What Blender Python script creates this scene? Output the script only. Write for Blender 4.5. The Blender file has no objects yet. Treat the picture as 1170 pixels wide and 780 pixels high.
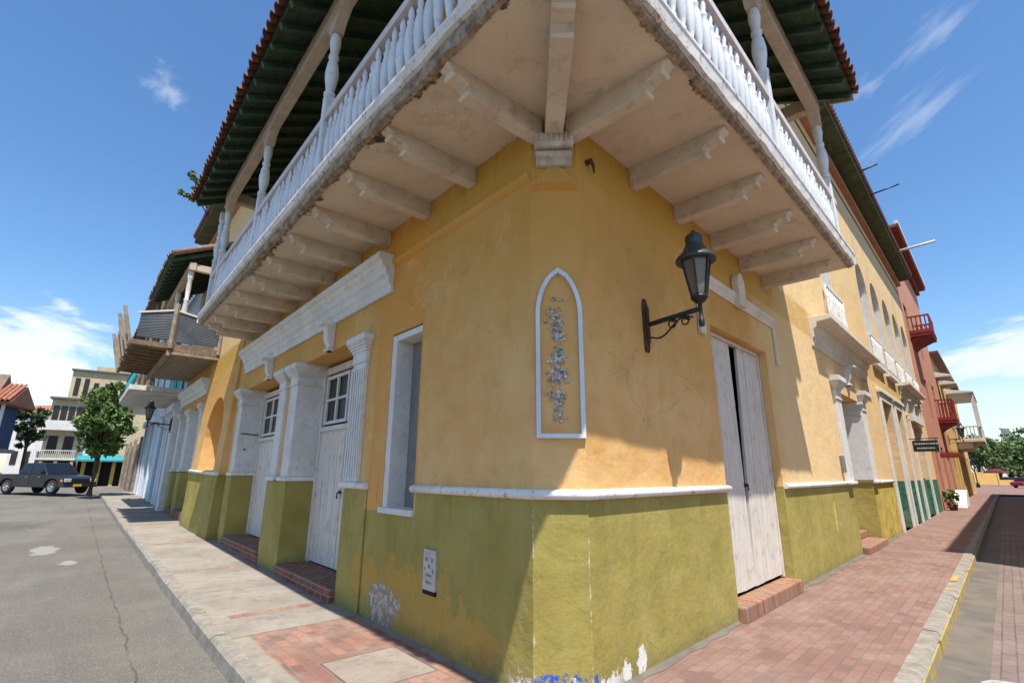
import bpy, bmesh, math, random
from mathutils import Vector, Matrix
random.seed(7)
R = math.radians
scene = bpy.context.scene
COL = scene.collection

# ------------------------------------------------------------------ camera and street frames
FPX = 565.0
TH = math.atan(151 / FPX)
H = 1.6
ROLL = R(0.27)
CF = Vector((0, math.cos(TH), math.sin(TH)))
_U = Vector((0, -math.sin(TH), math.cos(TH))); _R = Vector((1, 0, 0))
CR = _R * math.cos(ROLL) + _U * math.sin(ROLL)
CU = _U * math.cos(ROLL) - _R * math.sin(ROLL)
CAM = Vector((0, 0, H))

def ray(x, y):
    return (CF + CR * (x - 585) / FPX + CU * (390 - y) / FPX)

def at(x, y, depth):
    return CAM + ray(x, y) * depth

class Frame:
    """street frame: u along the facade, n out of it, z up"""
    def __init__(s, P, d, n=None, s0=0.0, sg=1.0):
        s.P = Vector((P[0], P[1], 0)); s.d = Vector((d[0], d[1], 0)).normalized()
        if n is None:
            n = Vector((s.d.y, -s.d.x, 0))
            if n.dot(CAM - s.P) < 0: n = -n
        s.n = Vector(n); s.s0 = s0; s.sg = sg
    def W(s, u, n, z):
        return s.P + s.d * u + s.n * n + Vector((0, 0, z))
    def inv(s, p):
        q = p - s.P
        return q.dot(s.d), q.dot(s.n), p.z

P0 = Vector((0.17229467, 4.16902764, 0)); DL = Vector((-0.65156943, 0.75858901, 0))
P1 = Vector((0.60982845, 4.14497792, 0)); DR = Vector((0.69529048, 0.71872884, 0))
CHW = (P1 - P0).length
L = Frame(P0, DL, s0=0, sg=-1)
RR = Frame(P1, DR, s0=CHW, sg=1)
CHF = Frame(P0, P1 - P0, s0=0, sg=1)

def tip(nl, nr):
    """corner point where the lines n=nl (left) and n=nr (right) meet"""
    a = L.W(0, nl, 0); b = RR.W(0, nr, 0)
    # a + dL*s = b + dR*t
    det = DL.x * (-DR.y) - DL.y * (-DR.x)
    dx, dy = b.x - a.x, b.y - a.y
    s = (dx * (-DR.y) - dy * (-DR.x)) / det
    return a + DL * s

def zg(u):
    return 0.0 if u < 4 else (0.012 * (u - 4) if u < 15 else 0.132 + 0.02 * (min(u, 45) - 15))
def zl(u):
    return 0.018 * max(0, min(u, 30) - 4)

# ------------------------------------------------------------------ mesh builder
class MB:
    def __init__(s, F=None):
        s.v = []; s.f = []; s.uv = []; s.F = F; s.sm = []
    def add(s, pts, faces, uvs=None, smooth=False):
        b = len(s.v); s.v += [Vector(p) for p in pts]
        for k, f in enumerate(faces):
            s.f.append([b + i for i in f]); s.uv.append(uvs[k] if uvs else None); s.sm.append(smooth)
        return s
    def box(s, u0, u1, n0, n1, z0, z1, F=None):
        F = F or s.F
        p = [F.W(u, n, z) for z in (z0, z1) for n in (n0, n1) for u in (u0, u1)]
        return s.add(p, [(0, 2, 3, 1), (4, 5, 7, 6), (0, 1, 5, 4), (2, 6, 7, 3), (0, 4, 6, 2), (1, 3, 7, 5)])
    def bar(s, a, b, w, h=None, up=Vector((0, 0, 1))):
        a = Vector(a); b = Vector(b); h = h or w; t = (b - a).normalized()
        x = t.cross(up)
        if x.length < 1e-4: x = Vector((1, 0, 0))
        x.normalize(); y = x.cross(t).normalized()
        p = [q + x * sx * w / 2 + y * sy * h / 2 for q in (a, b) for sx, sy in ((-1, -1), (1, -1), (1, 1), (-1, 1))]
        return s.add(p, [(3, 2, 1, 0), (4, 5, 6, 7), (0, 1, 5, 4), (1, 2, 6, 5), (2, 3, 7, 6), (3, 0, 4, 7)])
    def prof_u(s, prof, u0, u1, F=None, cap=True):
        """closed profile in (n,z) extruded along u"""
        F = F or s.F; k = len(prof)
        p = [F.W(u, n, z) for u in (u0, u1) for n, z in prof]
        fs = [(i, (i + 1) % k, k + (i + 1) % k, k + i) for i in range(k)]
        if cap: fs += [tuple(range(k - 1, -1, -1)), tuple(range(k, 2 * k))]
        return s.add(p, fs)
    def prof_n(s, prof, n0, n1, F=None):
        """closed profile in (u,z) extruded along n"""
        F = F or s.F; k = len(prof)
        p = [F.W(u, n, z) for n in (n0, n1) for u, z in prof]
        fs = [(i, (i + 1) % k, k + (i + 1) % k, k + i) for i in range(k)]
        fs += [tuple(range(k - 1, -1, -1)), tuple(range(k, 2 * k))]
        return s.add(p, fs)
    def plan(s, pts, z0, z1):
        """closed plan polygon (world xy) extruded in z"""
        k = len(pts)
        p = [Vector((q[0], q[1], z)) for z in (z0, z1) for q in pts]
        fs = [(i, (i + 1) % k, k + (i + 1) % k, k + i) for i in range(k)]
        fs += [tuple(range(k - 1, -1, -1)), tuple(range(k, 2 * k))]
        return s.add(p, fs)
    def tube(s, path, r, seg=8, cap=True):
        path = [Vector(p) for p in path]; rs = r if isinstance(r, (list, tuple)) else [r] * len(path)
        pts = []
        for i, p in enumerate(path):
            t = (path[min(i + 1, len(path) - 1)] - path[max(i - 1, 0)]).normalized()
            x = t.cross(Vector((0, 0, 1)))
            if x.length < 1e-3: x = t.cross(Vector((0, 1, 0)))
            x.normalize(); y = t.cross(x)
            for k in range(seg):
                a = 2 * math.pi * k / seg
                pts.append(p + (x * math.cos(a) + y * math.sin(a)) * rs[i])
        fs = [(i * seg + k, i * seg + (k + 1) % seg, (i + 1) * seg + (k + 1) % seg, (i + 1) * seg + k)
              for i in range(len(path) - 1) for k in range(seg)]
        s.add(pts, fs, smooth=True)
        if cap:
            b = len(s.v) - len(pts)
            s.f += [[b + k for k in range(seg)], [b + (len(path) - 1) * seg + k for k in reversed(range(seg))]]
            s.uv += [None, None]; s.sm += [False, False]
        return s
    def lathe(s, prof, c=(0, 0, 0), seg=12, axis='z', rot=0.0):
        """prof: list (r, h) about a vertical axis through c"""
        c = Vector(c); pts = []
        for r_, h in prof:
            for k in range(seg):
                a = 2 * math.pi * k / seg + rot
                if axis == 'z': pts.append(c + Vector((r_ * math.cos(a), r_ * math.sin(a), h)))
                elif axis == 'y': pts.append(c + Vector((r_ * math.cos(a), h, r_ * math.sin(a))))
                else: pts.append(c + Vector((h, r_ * math.cos(a), r_ * math.sin(a))))
        m = len(prof)
        fs = [(i * seg + k, i * seg + (k + 1) % seg, (i + 1) * seg + (k + 1) % seg, (i + 1) * seg + k)
              for i in range(m - 1) for k in range(seg)]
        s.add(pts, fs, smooth=seg > 6)
        b = len(s.v) - len(pts)
        s.f += [[b + k for k in range(seg)], [b + (m - 1) * seg + k for k in range(seg)]]; s.uv += [None, None]; s.sm += [False, False]
        return s
    def build(s, name, m, parent=None, org=None, bevel=0, label=None, kind=None, F=None, keepuv=True, jitter=0.0):
        F = F or s.F
        root = parent
        while root is not None and root.parent is not None: root = root.parent
        o0 = Vector(org) if org is not None else (root.location if root is not None else Vector((0, 0, 0)))
        vv = s.v
        if jitter:
            vv = [p + Vector((random.uniform(-1, 1), random.uniform(-1, 1), random.uniform(-1, 1))) * jitter for p in vv]
        me = bpy.data.meshes.new(name)
        me.from_pydata([tuple(p - o0) for p in vv], [], s.f)
        me.polygons.foreach_set('use_smooth', s.sm)
        uvl = me.uv_layers.new(name='UVMap')
        for pi, poly in enumerate(me.polygons):
            fn = None
            for li, vi in zip(poly.loop_indices, poly.vertices):
                if s.uv[pi] is not None:
                    uvl.data[li].uv = s.uv[pi][li - poly.loop_start]; continue
                p = s.v[vi]
                if F is not None:
                    if fn is None:
                        N = poly.normal; fn = (abs(N.dot(F.d)), abs(N.dot(F.n)), abs(N.z))
                    u, n, z = F.inv(p); ss = F.s0 + F.sg * u
                    if m.name.startswith('painted_plaster'): uvl.data[li].uv = (ss + (n * .2 if fn[1] < .7 else 0), z)
                    elif fn[1] >= fn[0] and fn[1] >= fn[2]: uvl.data[li].uv = (ss, z)
                    elif fn[2] >= fn[0]: uvl.data[li].uv = (ss, n)
                    else: uvl.data[li].uv = (ss + n, z)
                else:
                    uvl.data[li].uv = (p.x + p.y * .7, p.z)
        me.update()
        me.materials.append(m)
        bm = bmesh.new(); bm.from_mesh(me); bmesh.ops.recalc_face_normals(bm, faces=bm.faces)
        bm.to_mesh(me); bm.free()
        o = bpy.data.objects.new(name, me); COL.objects.link(o)
        if parent is not None:
            o.parent = parent
            if org is not None and parent is root: o.location = o0 - root.location
            elif org is not None: o.location = o0 - root.location - (parent.location if parent is not root else Vector((0, 0, 0)))
            else: o.location = Vector((0, 0, 0)) - (parent.location if parent is not root else Vector((0, 0, 0)))
        else:
            o.location = o0
        if bevel:
            b = o.modifiers.new('bevel', 'BEVEL'); b.width = bevel; b.segments = 2; b.limit_method = 'ANGLE'; b.angle_limit = R(40)
        if label: o['label'] = label
        if kind: o['kind'] = kind
        return o

def tag(o, label, cat, group=None):
    o['label'] = label; o['category'] = cat
    if group: o['group'] = group
    return o
def empty(name, loc, label, cat, group=None):
    o = bpy.data.objects.new(name, None); COL.objects.link(o); o.location = loc
    o.empty_display_size = .2
    return tag(o, label, cat, group)
def dup(o, loc, parent):
    c = o.copy(); COL.objects.link(c); c.parent = parent; c.location = loc
    return c

# ------------------------------------------------------------------ materials
class NT:
    def __init__(s, name, rough=.85, spec=.3, metal=0.0):
        s.m = bpy.data.materials.new(name); s.m.use_nodes = True
        s.t = s.m.node_tree; s.b = s.t.nodes['Principled BSDF']
        s.b.inputs['Roughness'].default_value = rough
        s.b.inputs['Specular IOR Level'].default_value = spec
        s.b.inputs['Metallic'].default_value = metal
        s._uv = s._pos = None
    def set(s, node, key, v):
        if v is None: return
        if isinstance(v, bpy.types.NodeSocket): s.t.links.new(v, node.inputs[key])
        else:
            if isinstance(v, tuple) and len(v) == 3 and node.inputs[key].type == 'RGBA': v = v + (1,)
            node.inputs[key].default_value = v
    def math(s, op, a, b=None, c=None, clamp=False):
        n = s.t.nodes.new('ShaderNodeMath'); n.operation = op; n.use_clamp = clamp
        for i, v in enumerate((a, b, c)): s.set(n, i, v)
        return n.outputs[0]
    def uv(s):
        if s._uv is None:
            n = s.t.nodes.new('ShaderNodeUVMap'); n.uv_map = 'UVMap'; s._uv = n.outputs[0]
        return s._uv
    def pos(s):
        if s._pos is None: s._pos = s.t.nodes.new('ShaderNodeNewGeometry').outputs['Position']
        return s._pos
    def sep(s, v):
        n = s.t.nodes.new('ShaderNodeSeparateXYZ'); s.set(n, 0, v); return n.outputs
    def comb(s, x, y, z=0.0):
        n = s.t.nodes.new('ShaderNodeCombineXYZ')
        for i, v in enumerate((x, y, z)): s.set(n, i, v)
        return n.outputs[0]
    def scale(s, v, sc):
        n = s.t.nodes.new('ShaderNodeVectorMath'); n.operation = 'MULTIPLY'; s.set(n, 0, v); n.inputs[1].default_value = sc
        return n.outputs[0]
    def vadd(s, v, w):
        n = s.t.nodes.new('ShaderNodeVectorMath'); n.operation = 'ADD'; s.set(n, 0, v); s.set(n, 1, w)
        return n.outputs[0]
    def noise(s, scale, detail=4, rough=.55, vec=None, col=False, dist=0.0):
        n = s.t.nodes.new('ShaderNodeTexNoise'); s.set(n, 'Vector', vec if vec is not None else s.pos())
        n.inputs['Scale'].default_value = scale; n.inputs['Detail'].default_value = detail
        n.inputs['Roughness'].default_value = rough; n.inputs['Distortion'].default_value = dist
        return n.outputs['Color' if col else 'Fac']
    def ramp(s, f, lo, hi, smooth=True):
        n = s.t.nodes.new('ShaderNodeMapRange'); n.interpolation_type = 'SMOOTHSTEP' if smooth else 'LINEAR'
        s.set(n, 'Value', f)
        if lo > hi:
            n.inputs['From Min'].default_value = hi; n.inputs['From Max'].default_value = lo
            n.inputs['To Min'].default_value = 1; n.inputs['To Max'].default_value = 0
        else:
            n.inputs['From Min'].default_value = lo; n.inputs['From Max'].default_value = hi
        return n.outputs[0]
    def mix(s, f, a, b, mode='MIX'):
        n = s.t.nodes.new('ShaderNodeMix'); n.data_type = 'RGBA'; n.blend_type = mode
        s.set(n, 0, f); s.set(n, 6, a); s.set(n, 7, b); return n.outputs[2]
    def ell(s, x, y, x0, y0, rx, ry, nz, amp=.9):
        """ragged elliptical patch mask"""
        a = s.math('DIVIDE', s.math('SUBTRACT', x, x0), rx); b = s.math('DIVIDE', s.math('SUBTRACT', y, y0), ry)
        d = s.math('SQRT', s.math('ADD', s.math('MULTIPLY', a, a), s.math('MULTIPLY', b, b)))
        d = s.math('ADD', d, s.math('MULTIPLY', s.math('SUBTRACT', nz, .5), amp * 2))
        return s.ramp(d, 1.04, .94)
    def bump(s, h, st=.3, dist=.01):
        n = s.t.nodes.new('ShaderNodeBump'); n.inputs['Strength'].default_value = st; n.inputs['Distance'].default_value = dist
        s.set(n, 'Height', h)
        s.t.links.new(n.outputs[0], s.b.inputs['Normal'])
    def done(s, col):
        s.set(s.b, 'Base Color', col); return s.m

def simple(name, c1, c2, scale=4, rough=.8, spec=.3, metal=0.0, bump=.2, dirt=None, dirt_amt=.5, bs=30):
    t = NT(name, rough, spec, metal)
    n1 = t.noise(scale, 5, .6)
    c = t.mix(t.ramp(n1, .3, .7), c1, c2)
    if dirt:
        n2 = t.noise(scale * 2.7, 6, .7)
        c = t.mix(t.math('MULTIPLY', t.ramp(n2, .5, .68), dirt_amt), c, dirt)
    if bump: t.bump(t.math('ADD', t.noise(bs, 4, .6), n1), bump, .006)
    return t.done(c)

M = {}
def plaster():
    t = NT('painted_plaster', .9, .2)
    s, z, _ = t.sep(t.uv())
    nA = t.noise(.9, 4, .6); nB = t.noise(3.2, 5, .62); nC = t.noise(14, 5, .65); nD = t.noise(70, 3, .6)
    streak = t.noise(1.0, 4, .6, vec=t.scale(t.uv(), (7, .55, 1)))
    y = t.mix(t.ramp(nA, .35, .65), (.63, .355, .125), (.67, .42, .18))
    y = t.mix(t.math('MULTIPLY', t.ramp(nB, .42, .72), .55), y, (.54, .29, .085))
    y = t.mix(t.math('MULTIPLY', t.ramp(nB, .44, .26), .5), y, (.70, .47, .23))
    y = t.mix(t.math('MULTIPLY', t.ramp(nC, .6, .75), .28), y, (.46, .26, .09))
    y = t.mix(t.math('MULTIPLY', t.ramp(streak, .55, .75), .22), y, (.44, .25, .08))
    upper_shade = t.math('MULTIPLY', t.math('MULTIPLY', t.ramp(t.math('ADD', z, t.math('MULTIPLY', nA, .8)), 2.7, 4.3, False), t.ramp(s, 5.2, 4.6)), .6)
    y = t.mix(upper_shade, y, (.47, .235, .035))  # shade below the balcony put into the colour, deeper ochre towards the top
    # far part of the right wall and the upper floor are paler
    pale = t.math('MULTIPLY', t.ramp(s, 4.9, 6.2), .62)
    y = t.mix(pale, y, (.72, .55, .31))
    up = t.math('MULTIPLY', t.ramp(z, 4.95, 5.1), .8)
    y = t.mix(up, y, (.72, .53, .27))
    # band of darker olive ochre over the string course
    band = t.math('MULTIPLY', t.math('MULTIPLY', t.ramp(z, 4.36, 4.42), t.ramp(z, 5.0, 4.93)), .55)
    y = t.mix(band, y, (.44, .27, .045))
    g = t.mix(t.ramp(nA, .35, .65), (.29, .236, .060), (.355, .292, .086))
    g = t.mix(t.math('MULTIPLY', t.ramp(nB, .45, .7), .5), g, (.225, .195, .048))
    g = t.mix(t.math('MULTIPLY', t.ramp(streak, .5, .72), .4), g, (.35, .31, .13))
    g = t.mix(t.math('MULTIPLY', t.ramp(nC, .6, .75), .3), g, (.16, .15, .06))
    # far dado: teal, and yellow faded stretch before it
    fade = t.math('MULTIPLY', t.ramp(s, 12.3, 13.2), t.ramp(nB, .35, .6))
    g = t.mix(t.math('MULTIPLY', fade, .8), g, (.60, .44, .08))
    g = t.mix(t.ramp(s, 16.15, 16.2), g, t.mix(t.ramp(nC, .5, .62), (.03, .13, .085), (.05, .19, .12)))
    zz = t.math('SUBTRACT', z, t.math('MULTIPLY', t.math('MAXIMUM', t.math('SUBTRACT', t.math('MULTIPLY', s, -1.0), 4.0), 0.0), .018))
    isg = t.ramp(zz, 1.436, 1.43)
    # bare yellow surround left of the window reaching under the ledge
    wr = t.math('MULTIPLY', t.math('LESS_THAN', s, -1.84), t.math('GREATER_THAN', s, -3.02))
    wr = t.math('MULTIPLY', wr, t.math('GREATER_THAN', z, 1.17))
    isg = t.math('MULTIPLY', isg, t.math('SUBTRACT', 1.0, wr))
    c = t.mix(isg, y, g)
    c = t.mix(t.math('MULTIPLY', wr, .5), c, (.60, .25, .04))
    # worn patches on the dado
    edge = t.noise(5.5, 5, .7)
    m1 = t.ell(s, z, -1.75, .32, .85, .40, edge, .9)
    m2 = t.ell(s, z, -.95, .16, .55, .24, edge, .9)
    m3 = t.ell(s, z, -2.9, .42, .4, .22, edge, .9)
    gold = t.math('MAXIMUM', m1, t.math('MAXIMUM', m2, m3))
    gold = t.math('MULTIPLY', gold, t.ramp(nC, .25, .5))
    c = t.mix(t.math('MULTIPLY', gold, .72), c, t.mix(nB, (.40, .215, .04), (.52, .33, .085)))
    g1 = t.ell(s, z, -2.45, .2, .36, .22, edge, 1.0)
    c = t.mix(t.math('MULTIPLY', g1, .9), c, t.mix(t.ramp(nC, .45, .6), (.27, .24, .20), (.52, .48, .42)))
    # moss and grime at the foot
    grime = t.math('MULTIPLY', t.ramp(t.math('ADD', zz, t.math('MULTIPLY', nB, .5)), .46, .22), .45)
    c = t.mix(grime, c, (.13, .12, .06))
    # white and blue paint spatter at the very foot of the corner
    ez = t.math('SUBTRACT', .34, t.math('MULTIPLY', t.noise(11, 5, .75), .5))
    inx = t.math('MULTIPLY', t.ramp(s, -.32, -.2), t.ramp(s, .95, .7))
    wh = t.math('MULTIPLY', t.ramp(t.math('SUBTRACT', z, ez), .02, -.01), inx)
    c = t.mix(wh, c, (.62, .60, .56))
    bl = t.math('MULTIPLY', t.math('MULTIPLY', t.ramp(z, .05, .065), t.ramp(t.math('ADD', z, t.math('MULTIPLY', t.noise(16, 4, .7), .14)), .24, .225)), t.ramp(t.noise(24, 5, .75), .47, .52))
    bl = t.math('MULTIPLY', bl, t.math('MULTIPLY', t.ramp(s, -.02, 0.0), t.ramp(s, .55, .5)))
    c = t.mix(bl, c, (.03, .09, .42))
    w2 = t.ell(s, z, 1.13, .11, .07, .11, nC, 1.5); w3 = t.ell(s, z, .9, .05, .07, .1, nC, 1.5)
    c = t.mix(t.math('MAXIMUM', w2, w3), c, (.66, .64, .60))
    ys = t.ell(s, z, 8.35, .85, .05, .30, edge, .3)
    c = t.mix(t.math('MULTIPLY', ys, .8), c, (.66, .5, .1))
    # patched repairs, drips under the ledge, chipped arrises
    rp_ = t.ramp(t.math('ADD', t.noise(.75, 6, .6), t.math('MULTIPLY', nC, .12)), .62, .68)
    c = t.mix(t.math('MULTIPLY', rp_, .22), c, t.mix(isg, (.74, .50, .26), (.34, .31, .13)))
    drip = t.noise(1.0, 5, .7, vec=t.scale(t.uv(), (16, .9, 1)))
    dr = t.math('MULTIPLY', t.ramp(drip, .55, .68), t.math('MULTIPLY', t.ramp(zz, .5, 1.35), t.ramp(zz, 1.44, 1.42)))
    c = t.mix(t.math('MULTIPLY', dr, .5), c, (.13, .12, .055))
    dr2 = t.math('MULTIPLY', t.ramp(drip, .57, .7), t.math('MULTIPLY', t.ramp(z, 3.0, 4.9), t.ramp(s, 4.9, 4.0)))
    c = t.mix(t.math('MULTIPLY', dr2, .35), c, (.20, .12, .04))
    low = t.math('MULTIPLY', t.ramp(t.noise(18, 6, .8), .55, .62), t.ramp(zz, 1.1, .1))
    c = t.mix(t.math('MULTIPLY', low, .35), c, (.14, .12, .06))
    for sx in (0.0, CHW):
        ch = t.ramp(t.math('SUBTRACT', t.math('ABSOLUTE', t.math('SUBTRACT', s, sx)), t.math('MULTIPLY', t.math('SUBTRACT', t.noise(8, 5, .75), .52), .09)), .004, -.002)
        ch = t.math('MULTIPLY', ch, t.ramp(z, 1.4, 1.3))
        c = t.mix(t.math('MULTIPLY', ch, .8), c, (.50, .44, .33))
    # small chips
    v = t.t.nodes.new('ShaderNodeTexVoronoi'); v.inputs['Scale'].default_value = 2.3; t.set(v, 'Vector', t.pos())
    chips = t.math('MULTIPLY', t.ramp(v.outputs['Distance'], .035, .02), t.ramp(nA, .5, .6))
    c = t.mix(chips, c, (.12, .08, .05))
    # hairline cracks
    v2 = t.t.nodes.new('ShaderNodeTexVoronoi'); v2.feature = 'DISTANCE_TO_EDGE'; v2.inputs['Scale'].default_value = .8
    t.set(v2, 'Vector', t.vadd(t.pos(), t.scale(t.noise(2.5, 5, .7, col=True), (.5, .5, .5))))
    cr = t.math('MULTIPLY', t.ramp(v2.outputs['Distance'], .004, .0005), t.ramp(nA, .52, .58))
    c = t.mix(t.math('MULTIPLY', cr, .22), c, (.20, .13, .06))
    h = t.math('ADD', t.math('MULTIPLY', nA, 3.0), t.math('ADD', t.math('MULTIPLY', nB, 1.2), t.math('ADD', t.math('MULTIPLY', nC, .35), t.math('MULTIPLY', nD, .10))))
    tw_ = t.noise(1.0, 4, .6, vec=t.scale(t.uv(), (3.2, 11, 1)), dist=.8)
    h = t.math('ADD', h, t.math('MULTIPLY', tw_, .2))
    h = t.math('SUBTRACT', h, t.math('MULTIPLY', cr, .3))
    h = t.math('SUBTRACT', h, t.math('MULTIPLY', g1, .4))
    t.bump(h, .7, .018)
    return t.done(c)
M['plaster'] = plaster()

def white_paint(name, base=(.64, .63, .60), dirt=(.40, .34, .26), amt=.5, rough=.75, bare=None):
    t = NT(name, rough, .3)
    n1 = t.noise(2.5, 5, .6); n2 = t.noise(11, 6, .7); n3 = t.noise(60, 3, .6)
    c = t.mix(t.ramp(n1, .35, .7), base, tuple(b * .86 for b in base))
    c = t.mix(t.math('MULTIPLY', t.ramp(n2, .52, .68), amt), c, dirt)
    if bare:
        n4 = t.noise(7, 6, .75)
        c = t.mix(t.ramp(n4, .60, .64), c, bare)
    t.bump(t.math('ADD', t.math('MULTIPLY', n2, 1.0), t.math('MULTIPLY', n3, .2)), .35, .005)
    return t.done(c)
M['white'] = white_paint('white_paint')
M['white_worn'] = white_paint('white_paint_worn', (.72, .71, .68), (.36, .30, .24), .7, bare=(.40, .24, .13))
M['white_blue'] = white_paint('bluish_white_paint', (.60, .66, .72), (.38, .38, .38), .4)
M['cream'] = white_paint('cream_paint', (.66, .60, .50), (.36, .27, .18), .5)

def door_mat():
    t = NT('door_paint', .6, .3)
    st = t.noise(1.0, 5, .65, vec=t.scale(t.uv(), (26, 1.3, 1)))
    n2 = t.noise(6, 6, .7)
    c = t.mix(t.ramp(st, .35, .7), (.66, .61, .55), (.50, .45, .38))
    c = t.mix(t.math('MULTIPLY', t.ramp(n2, .5, .7), .6), c, (.36, .28, .21))
    t.bump(t.math('ADD', st, t.math('MULTIPLY', n2, .4)), .3, .004)
    return t.done(c)
M['door'] = door_mat()

def soffit_mat():
    t = NT('soffit_plaster', .9, .2)
    s, n, _ = t.sep(t.uv())
    nA = t.noise(1.3, 5, .6); nB = t.noise(5, 6, .68); nC = t.noise(40, 4, .6)
    c = t.mix(t.ramp(nA, .35, .68), (.58, .49, .375), (.65, .55, .43))
    c = t.mix(t.math('MULTIPLY', t.ramp(nB, .5, .7), .3), c, (.40, .32, .235))
    stn = t.math('MULTIPLY', t.ramp(t.noise(2.1, 7, .78), .55, .62), .25)
    c = t.mix(stn, c, (.27, .22, .165))
    pit = t.ramp(t.noise(26, 4, .8), .66, .70)
    c = t.mix(t.math('MULTIPLY', pit, .6), c, (.17, .13, .09))
    # spalled plaster along the outer edge shows dark brick and mortar
    e = t.math('SUBTRACT', t.math('MULTIPLY', t.noise(2.2, 6, .72), .62), .16)
    m = t.ramp(t.math('ADD', n, e), 1.225, 1.245)
    m = t.math('MULTIPLY', m, t.math('MULTIPLY', t.ramp(s, 1.9, .7), t.ramp(s, -8.0, -4.5)))
    br = t.mix(t.ramp(t.noise(12, 5, .7), .4, .62), (.07, .05, .035), (.34, .24, .15))
    c = t.mix(m, c, br)
    t.bump(t.math('SUBTRACT', t.math('ADD', nB, t.math('MULTIPLY', nC, .2)), t.math('MULTIPLY', m, 1.5)), .4, .014)
    return t.done(c)
M['soffit'] = soffit_mat()
M['joist'] = simple('joist_plaster', (.64, .55, .44), (.53, .45, .355), 2.5, .9, bump=.3, dirt=(.26, .21, .15), dirt_amt=.45)
M['joist_end'] = simple('aged_grey_plaster', (.56, .51, .45), (.36, .32, .27), 9, .9, bump=.4)
M['slab_edge'] = simple('broken_concrete', (.40, .32, .23), (.16, .12, .085), 9, .95, bump=.9, dirt=(.06, .045, .035), dirt_amt=.6)
M['board'] = white_paint('flaking_white_edge', (.70, .68, .65), (.30, .17, .12), .85, bare=(.40, .22, .16))
M['pinkrail'] = white_paint('faded_rail_paint', (.50, .44, .45), (.30, .22, .22), .5)
M['rail'] = white_paint('rail_paint', (.62, .57, .57), (.36, .28, .27), .5)
M['balust'] = white_paint('baluster_paint', (.66, .69, .73), (.42, .36, .33), .45)
M['beam'] = simple('beam_paint', (.52, .44, .36), (.42, .34, .27), 4, .8, bump=.3, dirt=(.30, .24, .18))
M['greenwood'] = simple('dark_green_wood', (.028, .058, .036), (.048, .085, .052), 5, .6, bump=.3, dirt=(.012, .016, .012))
M['greenboard'] = simple('green_eave_board', (.07, .10, .045), (.035, .055, .022), 2.2, .7, bump=.3, dirt=(.20, .13, .06))
M['tile'] = simple('clay_roof_tile', (.21, .085, .05), (.11, .05, .035), 7, .85, bump=.5, dirt=(.05, .035, .025), dirt_amt=.7)
M['tile_b'] = simple('orange_roof_tile', (.38, .15, .085), (.25, .10, .06), 5, .85, bump=.5, dirt=(.10, .06, .04), dirt_amt=.6)
M['tanwood'] = simple('bare_tan_wood', (.50, .32, .16), (.38, .23, .11), 6, .7)
M['iron'] = simple('black_iron', (.012, .014, .015), (.022, .024, .026), 20, .42, .5, .3, bump=.15)
M['irongrey'] = simple('lamp_hood_metal', (.035, .045, .048), (.055, .068, .07), 12, .45, .5, .4, bump=.15)
M['rust'] = simple('rusty_iron_plate', (.045, .03, .022), (.10, .055, .03), 18, .8, .3, .2, bump=.5)
M['dark'] = simple('dark_interior', (.010, .009, .008), (.02, .018, .016), 5, .9, bump=0)
M['greyshut'] = simple('grey_shutter', (.20, .20, .19), (.15, .15, .145), 3, .6, bump=.15)
M['brown_wood'] = simple('weathered_brown_wood', (.22, .15, .10), (.13, .09, .06), 5, .85, bump=.5, dirt=(.34, .27, .20), dirt_amt=.5)
M['greywood'] = simple('weathered_grey_wood', (.32, .27, .21), (.20, .16, .12), 5, .85, bump=.5)
M['stone_gray'] = simple('kerb_stone', (.30, .27, .225), (.20, .18, .15), 6, .9, bump=.6, dirt=(.13, .12, .10), dirt_amt=.6)

def glass(name, col=(.10, .09, .08), tr=.15, rough=.15):
    t = NT(name, rough, .5)
    t.b.inputs['Transmission Weight'].default_value = tr
    return t.done(t.mix(t.noise(5, 3), col, tuple(c * 1.5 for c in col)))
M['glass'] = glass('dusty_dark_glass', (.016, .012, .010), 0, .3)
M['deepgreen'] = simple('deep_green_paint', (.03, .13, .085), (.05, .19, .12), 4, .7)
M['lampglass'] = glass('frosted_lamp_glass', (.26, .235, .19), .6, .3)
M['carglass'] = glass('tinted_car_glass', (.008, .009, .012), 0, .05)

def brick(name, c1, c2, mortar, bw, bh, ms=.012, rot=False, rough=.9, offset=.5, dirt=(.2, .17, .14)):
    t = NT(name, rough, .25)
    v = t.uv()
    if rot:
        x, y, _ = t.sep(v); v = t.comb(y, x)
    v = t.vadd(v, t.scale(t.vadd(t.noise(4, 3, .5, col=True), (-.5, -.5, -.5)), (.012, .012, .012)))
    b = t.t.nodes.new('ShaderNodeTexBrick'); t.set(b, 'Vector', v)
    b.offset = offset
    b.inputs['Scale'].default_value = 1; b.inputs['Brick Width'].default_value = bw; b.inputs['Row Height'].default_value = bh
    b.inputs['Mortar Size'].default_value = ms; b.inputs['Mortar Smooth'].default_value = .3; b.inputs['Bias'].default_value = 0
    b.inputs['Color1'].default_value = c1 + (1,); b.inputs['Color2'].default_value = c2 + (1,); b.inputs['Mortar'].default_value = mortar + (1,)
    n1 = t.noise(1.1, 5, .65); n2 = t.noise(14, 5, .7)
    c = t.mix(t.math('MULTIPLY', t.ramp(n1, .4, .7), .5), b.outputs['Color'], dirt)
    c = t.mix(t.math('MULTIPLY', t.ramp(n2, .48, .7), .45), c, tuple(x * .55 for x in c1))
    t.bfac = b.outputs['Fac']
    h = t.math('SUBTRACT', t.math('ADD', t.math('MULTIPLY', n2, .7), t.math('MULTIPLY', n1, .6)), b.outputs['Fac'])
    t.bump(h, .55, .008)
    return t, c
def brickm(*a, **k):
    t, c = brick(*a, **k); return t.done(c)
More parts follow.
